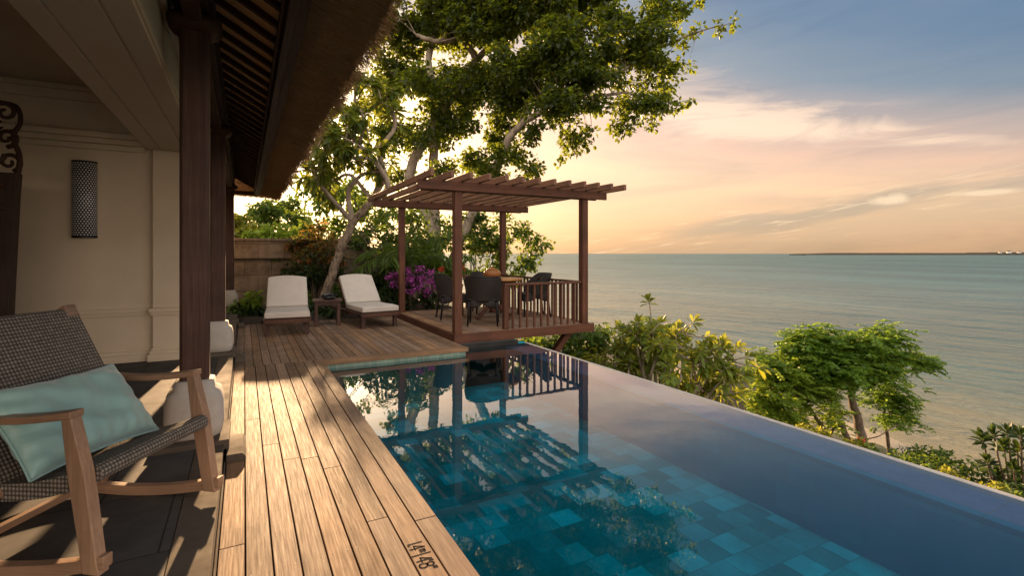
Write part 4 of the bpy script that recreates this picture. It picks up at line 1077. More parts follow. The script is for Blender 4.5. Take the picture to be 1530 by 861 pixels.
bl = [(870, 85, 12.9, 1.15, .95), (930, 50, 13, 1.0, .8), (965, 95, 12.6, .55, .55), (985, 20, 12.8, .45, .35), (840, 165, 13.2, .8, .42), (905, 160, 12.9, .55, .3), (965, 160, 12.6, .35, .2), (820, 110, 14, 1.2, 1.0), (800, 15, 13.8, 1.5, .9), (880, -20, 13.4, 1.3, .7), (985, -10, 12.8, .7, .3),
      (770, 150, 14.6, 1.0, .8), (740, 200, 14.9, .7, .5), (770, 225, 14.3, .55, .3), (690, 20, 14.6, 1.5, .9), (700, 130, 15.4, 1.3, .8), (620, 40, 14.8, 1.2, .8), (600, 100, 15.2, 1.0, .8), (575, 150, 15.4, .7, .6), (650, 190, 15.4, .9, .7), (700, 245, 15.2, .8, .35), (600, 210, 15.3, .8, .5), (690, 175, 14.6, .7, .4), (560, 30, 15.4, .9, .7), (735, 262, 14.2, .4, .16), (600, 262, 15, .6, .22), (640, 130, 14, .9, .6), (580, 200, 14.2, .6, .5), (720, 40, 14, 1.0, .7), (660, 240, 14.2, .5, .35), (850, 60, 12.6, .8, .6), (975, 60, 12.7, .7, .6), (1000, 110, 12.6, .4, .35), (940, 135, 12.8, .6, .4), (860, 205, 13, .5, .25), (800, 255, 13.8, .45, .22), (990, 155, 12.6, .45, .16), (930, 180, 12.8, .4, .2), (1010, 10, 12.8, .5, .35), (760, 100, 13.6, .8, .6), (745, 232, 13.8, .45, .28), (780, 195, 13.5, .5, .35), (640, 215, 14.2, .45, .4), (655, 165, 14, .5, .35), (720, 265, 14, .5, .2), (830, 150, 12.8, .7, .4),
      (650, -90, 14.8, 2.0, 1.3), (790, -110, 14.4, 2.3, 1.3), (920, -110, 13.6, 1.4, 1.0), (700, -240, 14.8, 2.4, 1.3), (850, -230, 14.4, 1.8, 1.2), (780, -350, 14.8, 1.8, 1.0), (540, -60, 15.4, 1.4, 1.0)]
C = clumps([(np.array(rel(D(a, b, c))), rh, rv) for a, b, c, rh, rv in bl], 34)
tips = []
for px, py, d, n_ in ((1035, 52, 12.5, 4), (1068, 42, 12.45, 3), (1092, 34, 12.4, 2), (1015, 66, 12.6, 5), (1010, 158, 12.5, 4), (1032, 158, 12.5, 2), (985, 152, 12.6, 4), (975, 190, 12.6, 3), (1012, 95, 12.6, 4), (1030, 92, 12.6, 2), (875, 195, 12.9, 4), (880, 218, 12.9, 2), (840, 238, 13.1, 2), (1045, 5, 12.7, 2)):
    for _ in range(n_): tips.append(np.array(rel(D(px, py, d))) + rng.normal(0, .07, 3))
twigs(mb, nodes, C[::4], .010, .8); twigs(mb, nodes, np.array(tips), .006, .8)
mb.build('limbs', 'bk_pale', big)
P1, D1 = fill(C, 100, .33, .8); P2, D2 = fill(np.array(tips), 12, .15, .7)
P_ = np.concatenate([P1, P2]); Dd = np.concatenate([D1, D2]); n = len(P_)
leaf_object('crown', 'lf_big', P_, Dd, rng.uniform(.095, .16, n), rng.uniform(.075, .125, n), big, 4, .3)
print('big leaves', n)

# --- frangipani by the loungers
F0 = Vector((1.62, 10.75, 0))
fr = thing('frangipani_tree', 'leaning frangipani tree with spotted trunk rising behind the little table', 'tree', tuple(F0))
def rf(a, b, c): return D(a, b, c) - F0
tr_ = [rf(478, 470, 10.9), rf(486, 440, 10.9), rf(505, 385, 10.85), rf(528, 332, 10.8), rf(556, 300, 10.8), rf(575, 262, 10.8)]
mb = MB(); limb(mb, tr_, .105, .068, 12, 6, .008); mb.build('trunk', 'bk_spot', fr)
br = [([tr_[3], rf(520, 290, 10.7), rf(540, 262, 10.6), rf(575, 255, 10.5)], .06, .03), ([tr_[4], rf(580, 280, 10.6), rf(560, 240, 10.4), rf(535, 215, 10.2), rf(515, 190, 10)], .08, .03),
      ([rf(575, 262, 10.8), rf(568, 225, 10.6), rf(590, 190, 10.6), rf(585, 160, 10.6)], .07, .03), ([rf(560, 240, 10.4), rf(540, 235, 10.2), rf(505, 235, 9.9), rf(490, 215, 9.8)], .045, .02),
      ([rf(535, 215, 10.2), rf(545, 180, 10), rf(530, 150, 9.9), rf(540, 120, 9.8)], .045, .02), ([rf(528, 332, 10.8), rf(490, 290, 10.4), rf(470, 262, 10.2), rf(488, 240, 10.1)], .05, .02), ([rf(556, 300, 10.8), rf(525, 262, 11.2), rf(500, 270, 11.3), rf(478, 285, 11.3)], .05, .02)]
ends = []; mb = MB()
for p, a, b in br:
    limb(mb, p, a, b, 8, 5, .005); e = p[-1]; m_ = p[-2]
    for k in range(5):
        s_ = Vector(m_).lerp(Vector(e), .3 + .7 * k / 4); tgt = s_ + Vector(rng.normal(0, .22, 3)) + Vector((-.06, 0, .18)); mid = (s_ + tgt) / 2 + Vector(rng.normal(0, .05, 3))
        mb.tube(spline([s_, mid, tgt], 3), [.018 - .0012 * i for i in range(7)], 6); ends.append((tgt, tgt - mid))
        for q in range(4):
            t2 = tgt + Vector(rng.normal(0, .20, 3)) + Vector((-.04, 0, .1)); mb.tube([tgt, (tgt + t2) / 2, t2], [.013, .012, .012], 5); ends.append((t2, t2 - tgt))
mb.build('branches', 'bk_pale', fr)
P_, Dd = rosettes([e for e, _ in ends], [d for _, d in ends], 17, .26, .08); n = len(P_)
leaf_object('crown', 'lf_plum', P_, Dd, rng.uniform(.17, .30, n), rng.uniform(.055, .09, n), fr, 6, .3)

# --- low foliage hanging behind: smaller-leaved tree at right of the trunk, left of the pergola
bush('garden_tree', 'backlit leafy tree crowding behind the frangipani and the pergola roof', 'tree',
     [(D(600, 330, 13.2), .7, .5), (D(560, 345, 13.2), .5, .4), (D(640, 350, 13), .6, .5), (D(520, 290, 13.4), .7, .35), (D(470, 290, 13.4), .5, .25), (D(660, 390, 12.9), .5, .4), (D(575, 390, 12.8), .5, .4), (D(570, 372, 13.4), .5, .3), (D(600, 375, 13.4), .5, .35), (D(635, 380, 13.4), .5, .35), (D(540, 365, 14), .4, .3), (D(620, 350, 13.6), .5, .3), (D(660, 360, 13.6), .5, .35)],
     'lf_mid', (.12, .07), 22, 40, .28, stem=Vector((3.4, 12.2, -.1)))
bush('flowering_tree', 'bright backlit tree seen through the pergola above the dining table', 'tree',
     [(D(720, 345, 15), .9, .6), (D(700, 395, 15), .7, .5), (D(745, 400, 15), .5, .35), (D(765, 350, 14.6), .6, .4), (D(795, 368, 14.4), .42, .38), (D(780, 385, 14.3), .4, .3), (D(765, 425, 14.2), .5, .35), (D(735, 365, 14.8), .7, .5), (D(690, 365, 14.8), .7, .5), (D(680, 330, 15), .7, .5)],
     'lf_mid', (.13, .08), 20, 44, .28, stem=D(705, 500, 15.1) * 1)
# croton shrub in front of wall
bush('croton_shrub', 'orange and red leaved croton shrub in front of the garden wall', 'shrub',
     [(D(480, 352, 13.2), .42, .35), (D(462, 380, 13), .45, .35), (D(500, 375, 13), .4, .35), (D(445, 365, 13.1), .25, .2)], 'lf_crot', (.17, .05), 75, 34, .22, stem=D(475, 455, 13))
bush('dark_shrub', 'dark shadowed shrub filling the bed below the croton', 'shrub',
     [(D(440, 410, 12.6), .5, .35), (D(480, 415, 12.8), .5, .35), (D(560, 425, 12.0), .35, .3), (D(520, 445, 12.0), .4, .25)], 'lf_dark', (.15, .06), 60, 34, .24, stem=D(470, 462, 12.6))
bush('wall_creeper', 'thin green creeper sprouting on the garden wall left of the croton', 'creeper',
     [(D(372, 368, 13.3), .10, .08), (D(398, 395, 13.2), .16, .25), (D(410, 380, 13.2), .12, .12)], 'lf_mid', (.12, .06), 400, 12, .12, stem=D(398, 445, 13.2))
# bed plants along deck edge
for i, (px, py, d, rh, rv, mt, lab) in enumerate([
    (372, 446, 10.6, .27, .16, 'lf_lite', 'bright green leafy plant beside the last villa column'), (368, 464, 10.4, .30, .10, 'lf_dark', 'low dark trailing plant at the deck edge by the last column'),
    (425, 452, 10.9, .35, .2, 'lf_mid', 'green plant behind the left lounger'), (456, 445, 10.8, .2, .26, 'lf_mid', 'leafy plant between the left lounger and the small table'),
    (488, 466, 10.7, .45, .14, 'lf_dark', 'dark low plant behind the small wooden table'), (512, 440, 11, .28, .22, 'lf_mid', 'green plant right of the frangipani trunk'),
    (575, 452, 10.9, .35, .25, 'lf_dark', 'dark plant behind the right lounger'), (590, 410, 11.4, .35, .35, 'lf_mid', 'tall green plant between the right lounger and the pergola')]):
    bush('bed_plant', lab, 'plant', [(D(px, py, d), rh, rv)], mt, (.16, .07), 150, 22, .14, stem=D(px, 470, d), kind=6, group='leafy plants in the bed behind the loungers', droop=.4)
# bougainvillea
bush('bougainvillea', 'bougainvillea bush covered in magenta flowers behind the back left pergola post', 'shrub',
     [(D(615, 425, 10.9), .42, .26), (D(640, 435, 11), .34, .28), (D(592, 432, 11), .22, .2), (D(625, 452, 10.9), .45, .22)], 'lf_dark', (.09, .06), 110, 34, .17, stem=D(620, 478, 10.9), extra=None)
C = clumps([(np.array(D(628, 415, 10.8)), .36, .13), (np.array(D(600, 412, 10.9)), .2, .12), (np.array(D(640, 430, 10.75)), .26, .12)], 1, .1)
bo = [o for o in bpy.data.objects if o.name == 'bougainvillea'][0]
C = np.concatenate([np.array(D(a, b, 10.6))[None] + rng.normal(0, .03, (3, 3)) for a, b in ((612, 416), (628, 412), (640, 420), (602, 420), (592, 410), (622, 428), (636, 432), (648, 416), (608, 404), (588, 425), (655, 428), (645, 408), (596, 414), (618, 420), (632, 424), (650, 422), (626, 404), (604, 430), (640, 438), (658, 414), (583, 414), (615, 436))]) - np.array(bo.location)
P_, Dd = fill(C, 17, .075, .8); leaf_object('flowers', 'lf_boug', P_, Dd, .05, .045, bo, 4, .1)
# red flowers by post
t = thing('heliconia', 'red flowering plant just behind the front left pergola post', 'plant', tuple(D(662, 470, 10.7)))
B_ = Vector(t.location); C = np.array([D(660, 402, 10.8), D(686, 412, 11), D(691, 400, 11)]) - np.array(B_)
for c_ in C: P_, Dd = fill(np.array([c_]), 26, .075, .8); leaf_object('blossom', 'lf_red', P_, Dd, .07, .04, t, 4, .2)
mb = MB()
for c in C: mb.tube([(0, 0, -.1), Vector(c) * .6, Vector(c)], [.012, .01, .008], 5)
mb.build('stem', 'bk_brown', t)
P_, Dd = rosettes([Vector(c) * .8 for c in C], [(0, 0, 1)] * 3, 9, .3, .1); leaf_object('leaves', 'lf_mid', P_, Dd, .3, .09, t, 6, .4)

def palm(name, lab, base, h, nf, ln, mat='lf_mid', elev=(.2, 1.3), lf=(.30, .035), cat='palm'):
    t = thing(name, lab, cat, tuple(base)); mb = MB(); limb(mb, [(0, 0, -.2), (.03, 0, h * .5), (0, .02, h)], .05, .035, 8); mb.build('trunk', 'bk_brown', t)
    mbf = MB(); P_, Dd = [], []; fronds(mbf, P_, Dd, (0, 0, h), nf, ln, elev, 26)
    fo = mbf.build('frond_ribs', 'lf_mid', t); leaf_object('fronds', mat, P_, Dd, lf[0], lf[1], t, 6, .35); return t
palm('areca_palm', 'green areca palm arching behind the back left pergola post', Vector((3.35, 11.4, -.05)), .9, 16, 1.5, 'lf_mid', (.5, 1.45))
palm('areca_palm', 'second areca palm behind the pergola, right of the first', Vector((4.2, 12.2, -.05)), .7, 14, 1.4, 'lf_mid', (.5, 1.4))
palm('areca_palm', 'small dark palm between the garden pier and the bougainvillea', Vector((2.6, 11.7, -.05)), .4, 12, 1.0, 'lf_dark', (.4, 1.4))

# trees beyond the wall
def far_tree(name, lab, px, py, d, blobs, mat, leaf, per, n, r, base_py=None):
    return bush(name, lab, 'tree', [(D(a, b, d), rh, rv) for a, b, rh, rv in blobs], mat, leaf, per, n, r, stem=Vector((*D(px, py, d).xy, 0.)), group='trees beyond the garden wall')
t = far_tree('umbrella_tree', 'hazy umbrella-crowned tree standing beyond the garden wall', 408, 350, 30, [(412, 318, 1.5, .5), (398, 328, 1.1, .4), (430, 326, 1.1, .5), (440, 340, .8, .4)], 'lf_mid', (.28, .18), 8, 40, .45)
far_tree('leafy_tree', 'sunlit yellow-green tree top beyond the wall beside the last column', 362, 350, 26, [(360, 345, 1.1, .5), (350, 335, .6, .5), (375, 352, 1., .4)], 'lf_yel', (.25, .16), 14, 40, .4)
far_tree('leafy_tree', 'sunlit green tree tops beyond the wall under the umbrella-crowned tree', 405, 352, 24, [(392, 350, .9, .25), (425, 352, .9, .3), (450, 348, .7, .4)], 'lf_lite', (.25, .16), 18, 40, .35)
far_tree('leafy_tree', 'tall backlit tree beyond the wall behind the frangipani crown', 520, 350, 24, [(470, 305, 1.1, .6), (520, 300, 1.6, .9), (560, 320, 1.2, .9), (500, 340, 1.3, .6)], 'lf_mid', (.24, .15), 6, 34, .4)

# ------------------------------------------------- slope plants right of the pool
def shrub2(name, lab, blobs, mat, leaf, per, n, r, base, kind=4, cat='shrub', droop=.25):
    return bush(name, lab, cat, [(D(a, b, d), rh, rv) for a, b, d, rh, rv in blobs], mat, leaf, per, n, r, stem=base, kind=kind, droop=droop)
def gnd(p): return Vector((p.x, p.y, ground(p.x, p.y) - .05))
shrub2('yellow_shrub', 'yellow-green shrub below the pool rim right of the pavilion platform', [(905, 530, 9.8, .5, .35), (880, 545, 9.4, .4, .3), (925, 548, 9.6, .45, .35), (900, 570, 9.4, .5, .4)], 'lf_yel', (.10, .045), 60, 46, .2, gnd(D(905, 560, 9.6)))
shrub2('green_shrub', 'darker green shrub under the corner of the pavilion platform', [(862, 505, 10.4, .55, .3), (835, 520, 10.4, .4, .35), (885, 510, 10.6, .4, .25), (860, 540, 10, .6, .4), (815, 540, 10.5, .4, .4)], 'lf_mid', (.12, .065), 50, 40, .22, gnd(D(862, 520, 10.4)), kind=6)
shrub2('green_shrub', 'shadowy shrub beneath the pavilion beside the diagonal brace', [(800, 512, 12.5, .8, .3), (780, 520, 13, .7, .4)], 'lf_mid', (.14, .07), 30, 40, .25, gnd(D(800, 512, 12.5)), kind=6)
palm('small_palm', 'small palm poking up behind the corner of the pavilion platform', gnd(D(882, 500, 11.6)), 2.1, 9, .45, 'lf_mid', (.3, 1.3), (.13, .022))
# frangipani clump
F1 = gnd(D(985, 560, 9.4))
t = thing('frangipani_shrub', 'broad frangipani with thick pale branches and leaf rosettes below the pool rim', 'tree', tuple(F1))
mb = MB(); ends = []
tops = [(950, 500), (975, 492), (1000, 500), (930, 520), (960, 520), (990, 515), (1020, 520), (1045, 535), (1060, 522), (1075, 545), (1085, 560), (1098, 585), (1030, 560), (1000, 545), (975, 545), (940, 545), (1050, 580), (1070, 590), (1010, 580), (1090, 540), (955, 555), (1035, 540), (1010, 500), (990, 560), (1060, 560), (965, 505), (1040, 570), (940, 505), (1025, 590)]
for px, py in tops:
    e = D(px, py, 9.4 + rng.normal(0, .45)) - F1; b = Vector((e.x * .25, e.y * .25, e.z * .35)); m_ = Vector((e.x * .8, e.y * .8, e.z * .7)) + Vector(rng.normal(0, .08, 3))
    pth = spline([Vector((0, 0, -.1)), b, m_, e], 4); mb.tube(pth, [.055 - .0034 * i for i in range(len(pth))], 6); ends.append((e, e - m_))
    for q in range(5):
        t2 = e + Vector(rng.normal(0, .22, 3)) + Vector((0, 0, .03)); mb.tube([e, (e + t2) / 2, t2], [.015, .014, .013], 5); ends.append((t2, t2 - e + Vector((0, 0, .1))))
mb.build('branches', 'bk_pale', t)
P_, Dd = rosettes([e for e, _ in ends], [d for _, d in ends], 15, .26, .08); n = len(P_)
leaf_object('crown', 'lf_plu2', P_, Dd, rng.uniform(.15, .27, n), rng.uniform(.05, .085, n), t, 6, .25)
palm('small_palm', 'palm with stiff pointed fronds rising out of the frangipani', gnd(D(985, 530, 10.6)), 2.6, 12, .75, 'lf_mid', (.1, 1.0), (.24, .03))
# rocks on shore
for i, (px, py, d, s_) in enumerate([(1095, 590, 15, .9), (1108, 560, 19, 1.1), (1075, 600, 14, .6), (1118, 600, 16, .8)]):
    p = D(px, py, d); t = thing('rock', ['brown boulder below the frangipani', 'dark boulder against the sea left of the spreading tree', 'small brown boulder tucked under the frangipani leaves', 'brown boulder touching the spreading tree crown'][i], 'rock', (p.x, p.y, p.z - s_ * .6), 0, 'boulders on the slope')
    mb = MB(); rr_ = np.random.default_rng(i)
    ph = rr_.random(6) * 6
    def rk_(u, v):
        a_, b_ = u * 2 * math.pi, (v - .5) * math.pi; x, y, z = math.cos(a_) * math.cos(b_), math.sin(a_) * math.cos(b_), math.sin(b_)
        q = s_ * (1 + .18 * math.sin(3 * x + ph[0]) * math.sin(4 * y + ph[1]) + .12 * math.sin(7 * z + ph[2] + 3 * x) + .07 * math.sin(11 * y + ph[3]))
        return (x * q, y * q * .8, z * q * .75)
    mb.grid(rk_, 26, 16); mb.build('boulder', 'rock', t)

# spreading tree on the right (feathery compound leaves)
def sprays(P_, Dd, C, k, ln, nl, flat=.25):
    for c in C:
        for _ in range(k):
            a_ = rng.random() * 6.283; d = Vector((math.cos(a_), math.sin(a_), rng.normal(.1, flat))); d.normalize()
            p = Vector(c) + Vector(rng.normal(0, .12, 3)); L_ = ln * (.7 + .6 * rng.random()); sd = d.cross(Vector((0, 0, 1))).normalized()
            for q in range(nl):
                t_ = q / nl; pt = p + d * L_ * t_ + Vector((0, 0, -.35 * L_ * t_ * t_))
                for s_ in (-1, 1):
                    P_.append(tuple(pt)); Dd.append(tuple(sd * s_ + d * .5 + Vector((0, 0, -.15 + rng.normal(0, .12)))))
def feather_tree(name, lab, base, limbs_, blobs, per, k, ln, nl, mat, lsz, barkm='bk_brown', group=None):
    t = thing(name, lab, 'tree', tuple(base), 0, group); mb = MB()
    for j, (p, a, b) in enumerate(limbs_): limb(mb, [Vector(q) - base for q in p], a, b, 9, 5, .01)
    nodes = [Vector(q) - base for p, _, _ in limbs_ for q in spline(p, 4)[6:]]
    C = clumps([(np.array(D(a, b, d) - base), rh, rv) for a, b, d, rh, rv in blobs], per)
    tw = MB(); twigs(tw, nodes, C, .012, .8); mb.build('trunk', barkm, t); tw.build('branches', barkm, t)
    P_, Dd = [], []; sprays(P_, Dd, C, k, ln, nl); n = len(P_); print(name, n)
    leaf_object('crown', mat, P_, Dd, lsz[0] * rng.uniform(.8, 1.2, n), lsz[1], t, 4, .2); return t
def DS(a, b, c): return D(a - 20, b + 12, c)
TB = gnd(D(1285, 700, 11.6))
d = 11.4
feather_tree('spreading_tree', 'umbrella-shaped tree with dark forked trunk standing on the slope in front of the sea', TB,
    [([TB, DS(1308, 655, d), DS(1304, 625, d), DS(1292, 575, d), DS(1300, 530, d), DS(1340, 505, d)], .13, .04), ([TB, DS(1290, 655, d), DS(1270, 610, d), DS(1258, 570, d), DS(1235, 530, d), DS(1210, 505, d)], .085, .03),
     ([DS(1292, 575, d), DS(1325, 545, d), DS(1365, 520, d), DS(1395, 515, d)], .05, .015), ([DS(1258, 570, d), DS(1205, 545, d), DS(1165, 530, d)], .045, .015), ([DS(1258, 570, d), DS(1265, 530, d), DS(1260, 500, d)], .045, .015), ([DS(1285, 650, d), DS(1330, 640, d), DS(1365, 622, d)], .02, .006)],
    [(1228, 514, d, .75, .16), (1278, 519, d, .75, .20), (1323, 514, d, .6, .14), (1353, 534, d, .42, .17), (1373, 544, d, .2, .10), (1183, 529, d, .6, .18), (1143, 544, d, .35, .15), (1248, 544, d, .9, .22), (1193, 564, d, .5, .22), (1308, 549, d, .5, .18), (1218, 499, d, .4, .08), (1175, 545, d, .4, .2), (1240, 560, d, .5, .2), (1290, 550, d, .5, .14), (1150, 560, d, .3, .2), (1308, 502, d, .35, .08)],
    120, 22, .32, 10, 'lf_fea', (.10, .048))
TB2 = gnd(D(1200, 690, 11)); d = 11
feather_tree('bushy_tree', 'lighter green bushy tree left of and under the spreading tree', TB2,
    [([TB2, D(1230, 650, d), D(1215, 620, d), D(1190, 590, d)], .06, .02), ([TB2, D(1200, 640, d), D(1165, 610, d)], .04, .015), ([TB2, D(1245, 640, d), D(1250, 600, d)], .04, .015)],
    [(1165, 560, d, .5, .28), (1145, 590, d, .35, .3), (1185, 595, d, .55, .3), (1215, 580, d, .5, .3), (1150, 620, d, .3, .2), (1200, 625, d, .5, .2), (1235, 620, d, .3, .2), (1130, 605, d, .15, .2)],
    95, 19, .28, 10, 'lf_lite', (.085, .04))
TB3 = gnd(D(1335, 690, 12.6)); d = 12.4
feather_tree('bushy_tree', 'green tree whose drooping foliage shows right of the dark forked trunk', TB3,
    [([TB3, D(1325, 650, d), D(1320, 620, d), D(1330, 590, d)], .05, .02)],
    [(1325, 590, d, .5, .3), (1345, 600, d, .3, .25), (1310, 615, d, .4, .25), (1350, 622, d, .2, .1), (1330, 565, d, .3, .2)],
    95, 18, .30, 10, 'lf_fea', (.085, .04))
# hedges below rim
def hedge(name, lab, pts, mat, leaf, per, n, r, cat='hedge', kind=4):
    p0 = pts[len(pts) // 2]; return shrub2(name, lab, pts, mat, leaf, per, n, r, gnd(D(p0[0], p0[1], p0[2])), kind, cat)
hedge('low_hedge', 'low dark green hedge running below the pool rim at the right', [(1335, 680, 8.2, .5, .14), (1375, 690, 8, .5, .15), (1415, 698, 7.8, .5, .15), (1450, 708, 7.5, .5, .16), (1490, 722, 7.2, .5, .17), (1530, 735, 7, .5, .18), (1395, 702, 7.6, .5, .15), (1510, 740, 6.8, .4, .15)], 'lf_mid', (.075, .035), 110, 50, .16)
hedge('yellow_hedge', 'small yellow-green leafy shrub touching the pool rim at the right', [(1440, 722, 6.9, .22, .08), (1465, 730, 6.7, .25, .08), (1490, 742, 6.5, .22, .08), (1420, 712, 7.1, .15, .06)], 'lf_yel', (.06, .05), 420, 40, .1)
hedge('yellow_hedge', 'yellow-green leafy shrub at the foot of the forked trunk', [(1185, 640, 9.6, .35, .08), (1215, 650, 9.3, .35, .08), (1245, 660, 9, .3, .09), (1300, 670, 8.9, .3, .08)], 'lf_yel', (.07, .05), 260, 36, .12)
t = thing('red_flowers', 'few small red flowers at the foot of the forked trunk', 'flowers', tuple(D(1270, 665, 9.2)))
for q_ in ((1268, 663, 9.1), (1274, 660, 9.15), (1288, 656, 9.4)):
    P_, Dd = fill(np.array([D(*q_)]) - np.array(t.location), 20, .05, .6); leaf_object('blossom', 'lf_red', P_, Dd, .05, .035, t)
mb = MB(); mb.tube([(0, 0, -.6), (0, .02, -.2), (0, 0, .02)], .006, 5); mb.build('stem', 'bk_brown', t)
# frangipani at right edge
F2 = gnd(D(1535, 720, 7.2)); t = thing('frangipani_bush', 'dark frangipani with forked branches cut by the right edge of the photo', 'tree', tuple(F2)); mb = MB(); ends = []
for px, py in ((1468, 655), (1485, 648), (1505, 645), (1525, 648), (1475, 690), (1500, 668), (1520, 672), (1540, 660), (1490, 708), (1515, 700), (1550, 690), (1560, 650), (1535, 715)):
    e = D(px, py, 7.1 + rng.normal(0, .15)) - F2; b = Vector((e.x * .2, e.y * .2, e.z * .4)); m_ = Vector((e.x * .8, e.y * .8, e.z * .8))
    pth = spline([Vector((0, 0, -.1)), b, m_, e], 4); mb.tube(pth, [.03 - .0019 * i for i in range(len(pth))], 6); ends.append((e, e - m_ + Vector((0, 0, .05))))
mb.build('branches', 'bk_brown', t)
P_, Dd = rosettes([e for e, _ in ends], [d for _, d in ends], 22, .2, .06); n = len(P_)
leaf_object('crown', 'lf_dark', P_, Dd, rng.uniform(.14, .22, n), rng.uniform(.045, .065, n), t, 6, .2)
# ground cover on the slope
n = 26000
gx = rng.uniform(3.9, 16, n); gy = rng.uniform(-4, 14, n)
ok = ~((gx < 5.4) & (gy > 6.7)); gx, gy = gx[ok], gy[ok]; n = len(gx)
gz = np.array([ground(a, b) for a, b in zip(gx, gy)]) + rng.uniform(0, .25, n)
leaf_object('ground_cover', 'lf_mid', np.stack([gx, gy, gz], 1), rng.normal(0, 1, (n, 3)) + np.array([0, 0, .6]), rng.uniform(.12, .24, n), .09, None, 4, .2)['kind'] = 'stuff'

# ============================================================ LIGHT, SKY, CAMERA
SUN_AZ = R(5.6); SUN_EL = R(11.5)        # azimuth measured from +Y towards +X
EXPO = 1.62; K = 1 / 2 ** EXPO
sd = Vector((math.sin(SUN_AZ) * math.cos(SUN_EL), math.cos(SUN_AZ) * math.cos(SUN_EL), math.sin(SUN_EL)))
sun = bpy.data.lights.new('sun', 'SUN'); sun.energy = 5.0; sun.angle = R(.8); sun.color = (1, .63, .33)
so = bpy.data.objects.new('sun', sun); col.objects.link(so); so.rotation_euler = (-sd).to_track_quat('-Z', 'Y').to_euler()

w = bpy.data.worlds.new('World'); scene.world = w; w.use_nodes = True; nt = w.node_tree; nt.nodes.clear()
sky = N(nt, 'ShaderNodeTexSky', sky_type='NISHITA'); sky.sun_disc = False; sky.sun_elevation = SUN_EL; sky.sun_rotation = SUN_AZ; sky.dust_density = 3
tc = N(nt, 'ShaderNodeTexCoord'); sp = N(nt, 'ShaderNodeSeparateXYZ'); L(nt, tc.outputs['Generated'], sp.inputs[0])
z = sp.outputs[2]
def lin(r, g, b): return tuple(((v / 255) / 12.92 if v / 255 <= .04045 else ((v / 255 + .055) / 1.055) ** 2.4) for v in (r, g, b))
zc = mth(nt, 'MAXIMUM', z, 0.0)
az = mth(nt, 'ARCTAN2', sp.outputs[0], sp.outputs[1])
da = mth(nt, 'SUBTRACT', az, .91)
zp = mth(nt, 'MULTIPLY', zc, mth(nt, 'ADD', mth(nt, 'MAXIMUM', mth(nt, 'MINIMUM', da, .38), -.3), 1.0))
base = ramp(nt, zp, [(0, lin(208, 168, 130)), (.05, lin(226, 178, 140)), (.12, lin(245, 197, 156)), (.19, lin(230, 184, 156)), (.25, lin(190, 165, 153)), (.32, lin(126, 137, 150)), (.41, lin(98, 121, 147)), (.6, lin(86, 114, 150)), (1, lin(98, 126, 162))])
right = ramp(nt, mth(nt, 'DIVIDE', az, 1.6), [(.40, (1.04, 1.02, 1)), (.80, (.90, .93, .95))])
base = mixc(nt, 1.0, base, right, 'MULTIPLY')
# clouds: streaks in azimuth / elevation space
def gauss(x, c, s): 
    q = mth(nt, 'DIVIDE', mth(nt, 'SUBTRACT', x, c), s); return mth(nt, 'POWER', 2.718, mth(nt, 'MULTIPLY', mth(nt, 'MULTIPLY', q, q), -1.0))
cv = N(nt, 'ShaderNodeCombineXYZ'); L(nt, mth(nt, 'MULTIPLY', az, 2.2), cv.inputs[0]); L(nt, mth(nt, 'MULTIPLY', mth(nt, 'SUBTRACT', z, mth(nt, 'MULTIPLY', az, -.03)), 11), cv.inputs[1])
nA = noise(nt, cv.outputs[0], 1.9, 8, .62, dist=.7)
cv2 = N(nt, 'ShaderNodeCombineXYZ'); L(nt, mth(nt, 'MULTIPLY', az, 3.0), cv2.inputs[0]); L(nt, mth(nt, 'MULTIPLY', mth(nt, 'SUBTRACT', z, mth(nt, 'MULTIPLY', az, .15)), 30), cv2.inputs[1])
nB = noise(nt, cv2.outputs[0], 1.3, 7, .6, dist=.4)
cAz = mth(nt, 'MULTIPLY_ADD', mth(nt, 'SUBTRACT', az, .79), -.20, .252)
wAz = mth(nt, 'MAXIMUM', mth(nt, 'MULTIPLY_ADD', mth(nt, 'SUBTRACT', az, .79), -.12, .075), .012)
qA = mth(nt, 'DIVIDE', mth(nt, 'SUBTRACT', z, cAz), wAz)
qA = mth(nt, 'MAXIMUM', qA, mth(nt, 'MULTIPLY', qA, -1.9))
mA = mth(nt, 'MULTIPLY', mth(nt, 'POWER', 2.718, mth(nt, 'MULTIPLY', mth(nt, 'MULTIPLY', qA, qA), -1.0)), gauss(az, .95, .42))
cA = ramp(nt, mth(nt, 'ADD', nA, mth(nt, 'MULTIPLY', mth(nt, 'SUBTRACT', mA, 1.0), .35)), [(.27, 0.), (.46, 1.)])
cA = mth(nt, 'MULTIPLY', cA, mth(nt, 'POWER', mA, .6))
cv0 = N(nt, 'ShaderNodeCombineXYZ'); L(nt, mth(nt, 'MULTIPLY', az, 1.5), cv0.inputs[0]); L(nt, mth(nt, 'MULTIPLY', mth(nt, 'SUBTRACT', z, mth(nt, 'MULTIPLY', az, .05)), 9), cv0.inputs[1]); cv0.inputs[2].default_value = 3.3
n0 = noise(nt, cv0.outputs[0], 1.7, 7, .6, dist=.9)
base = mixc(nt, .9, base, ramp(nt, n0, [(.36, (.84, .86, .90)), (.5, (1, 1, 1)), (.64, (1.13, 1.07, 1.02))]), 'MULTIPLY')
c1 = mixc(nt, mth(nt, 'MULTIPLY', cA, .95), base, lin(255, 218, 184))
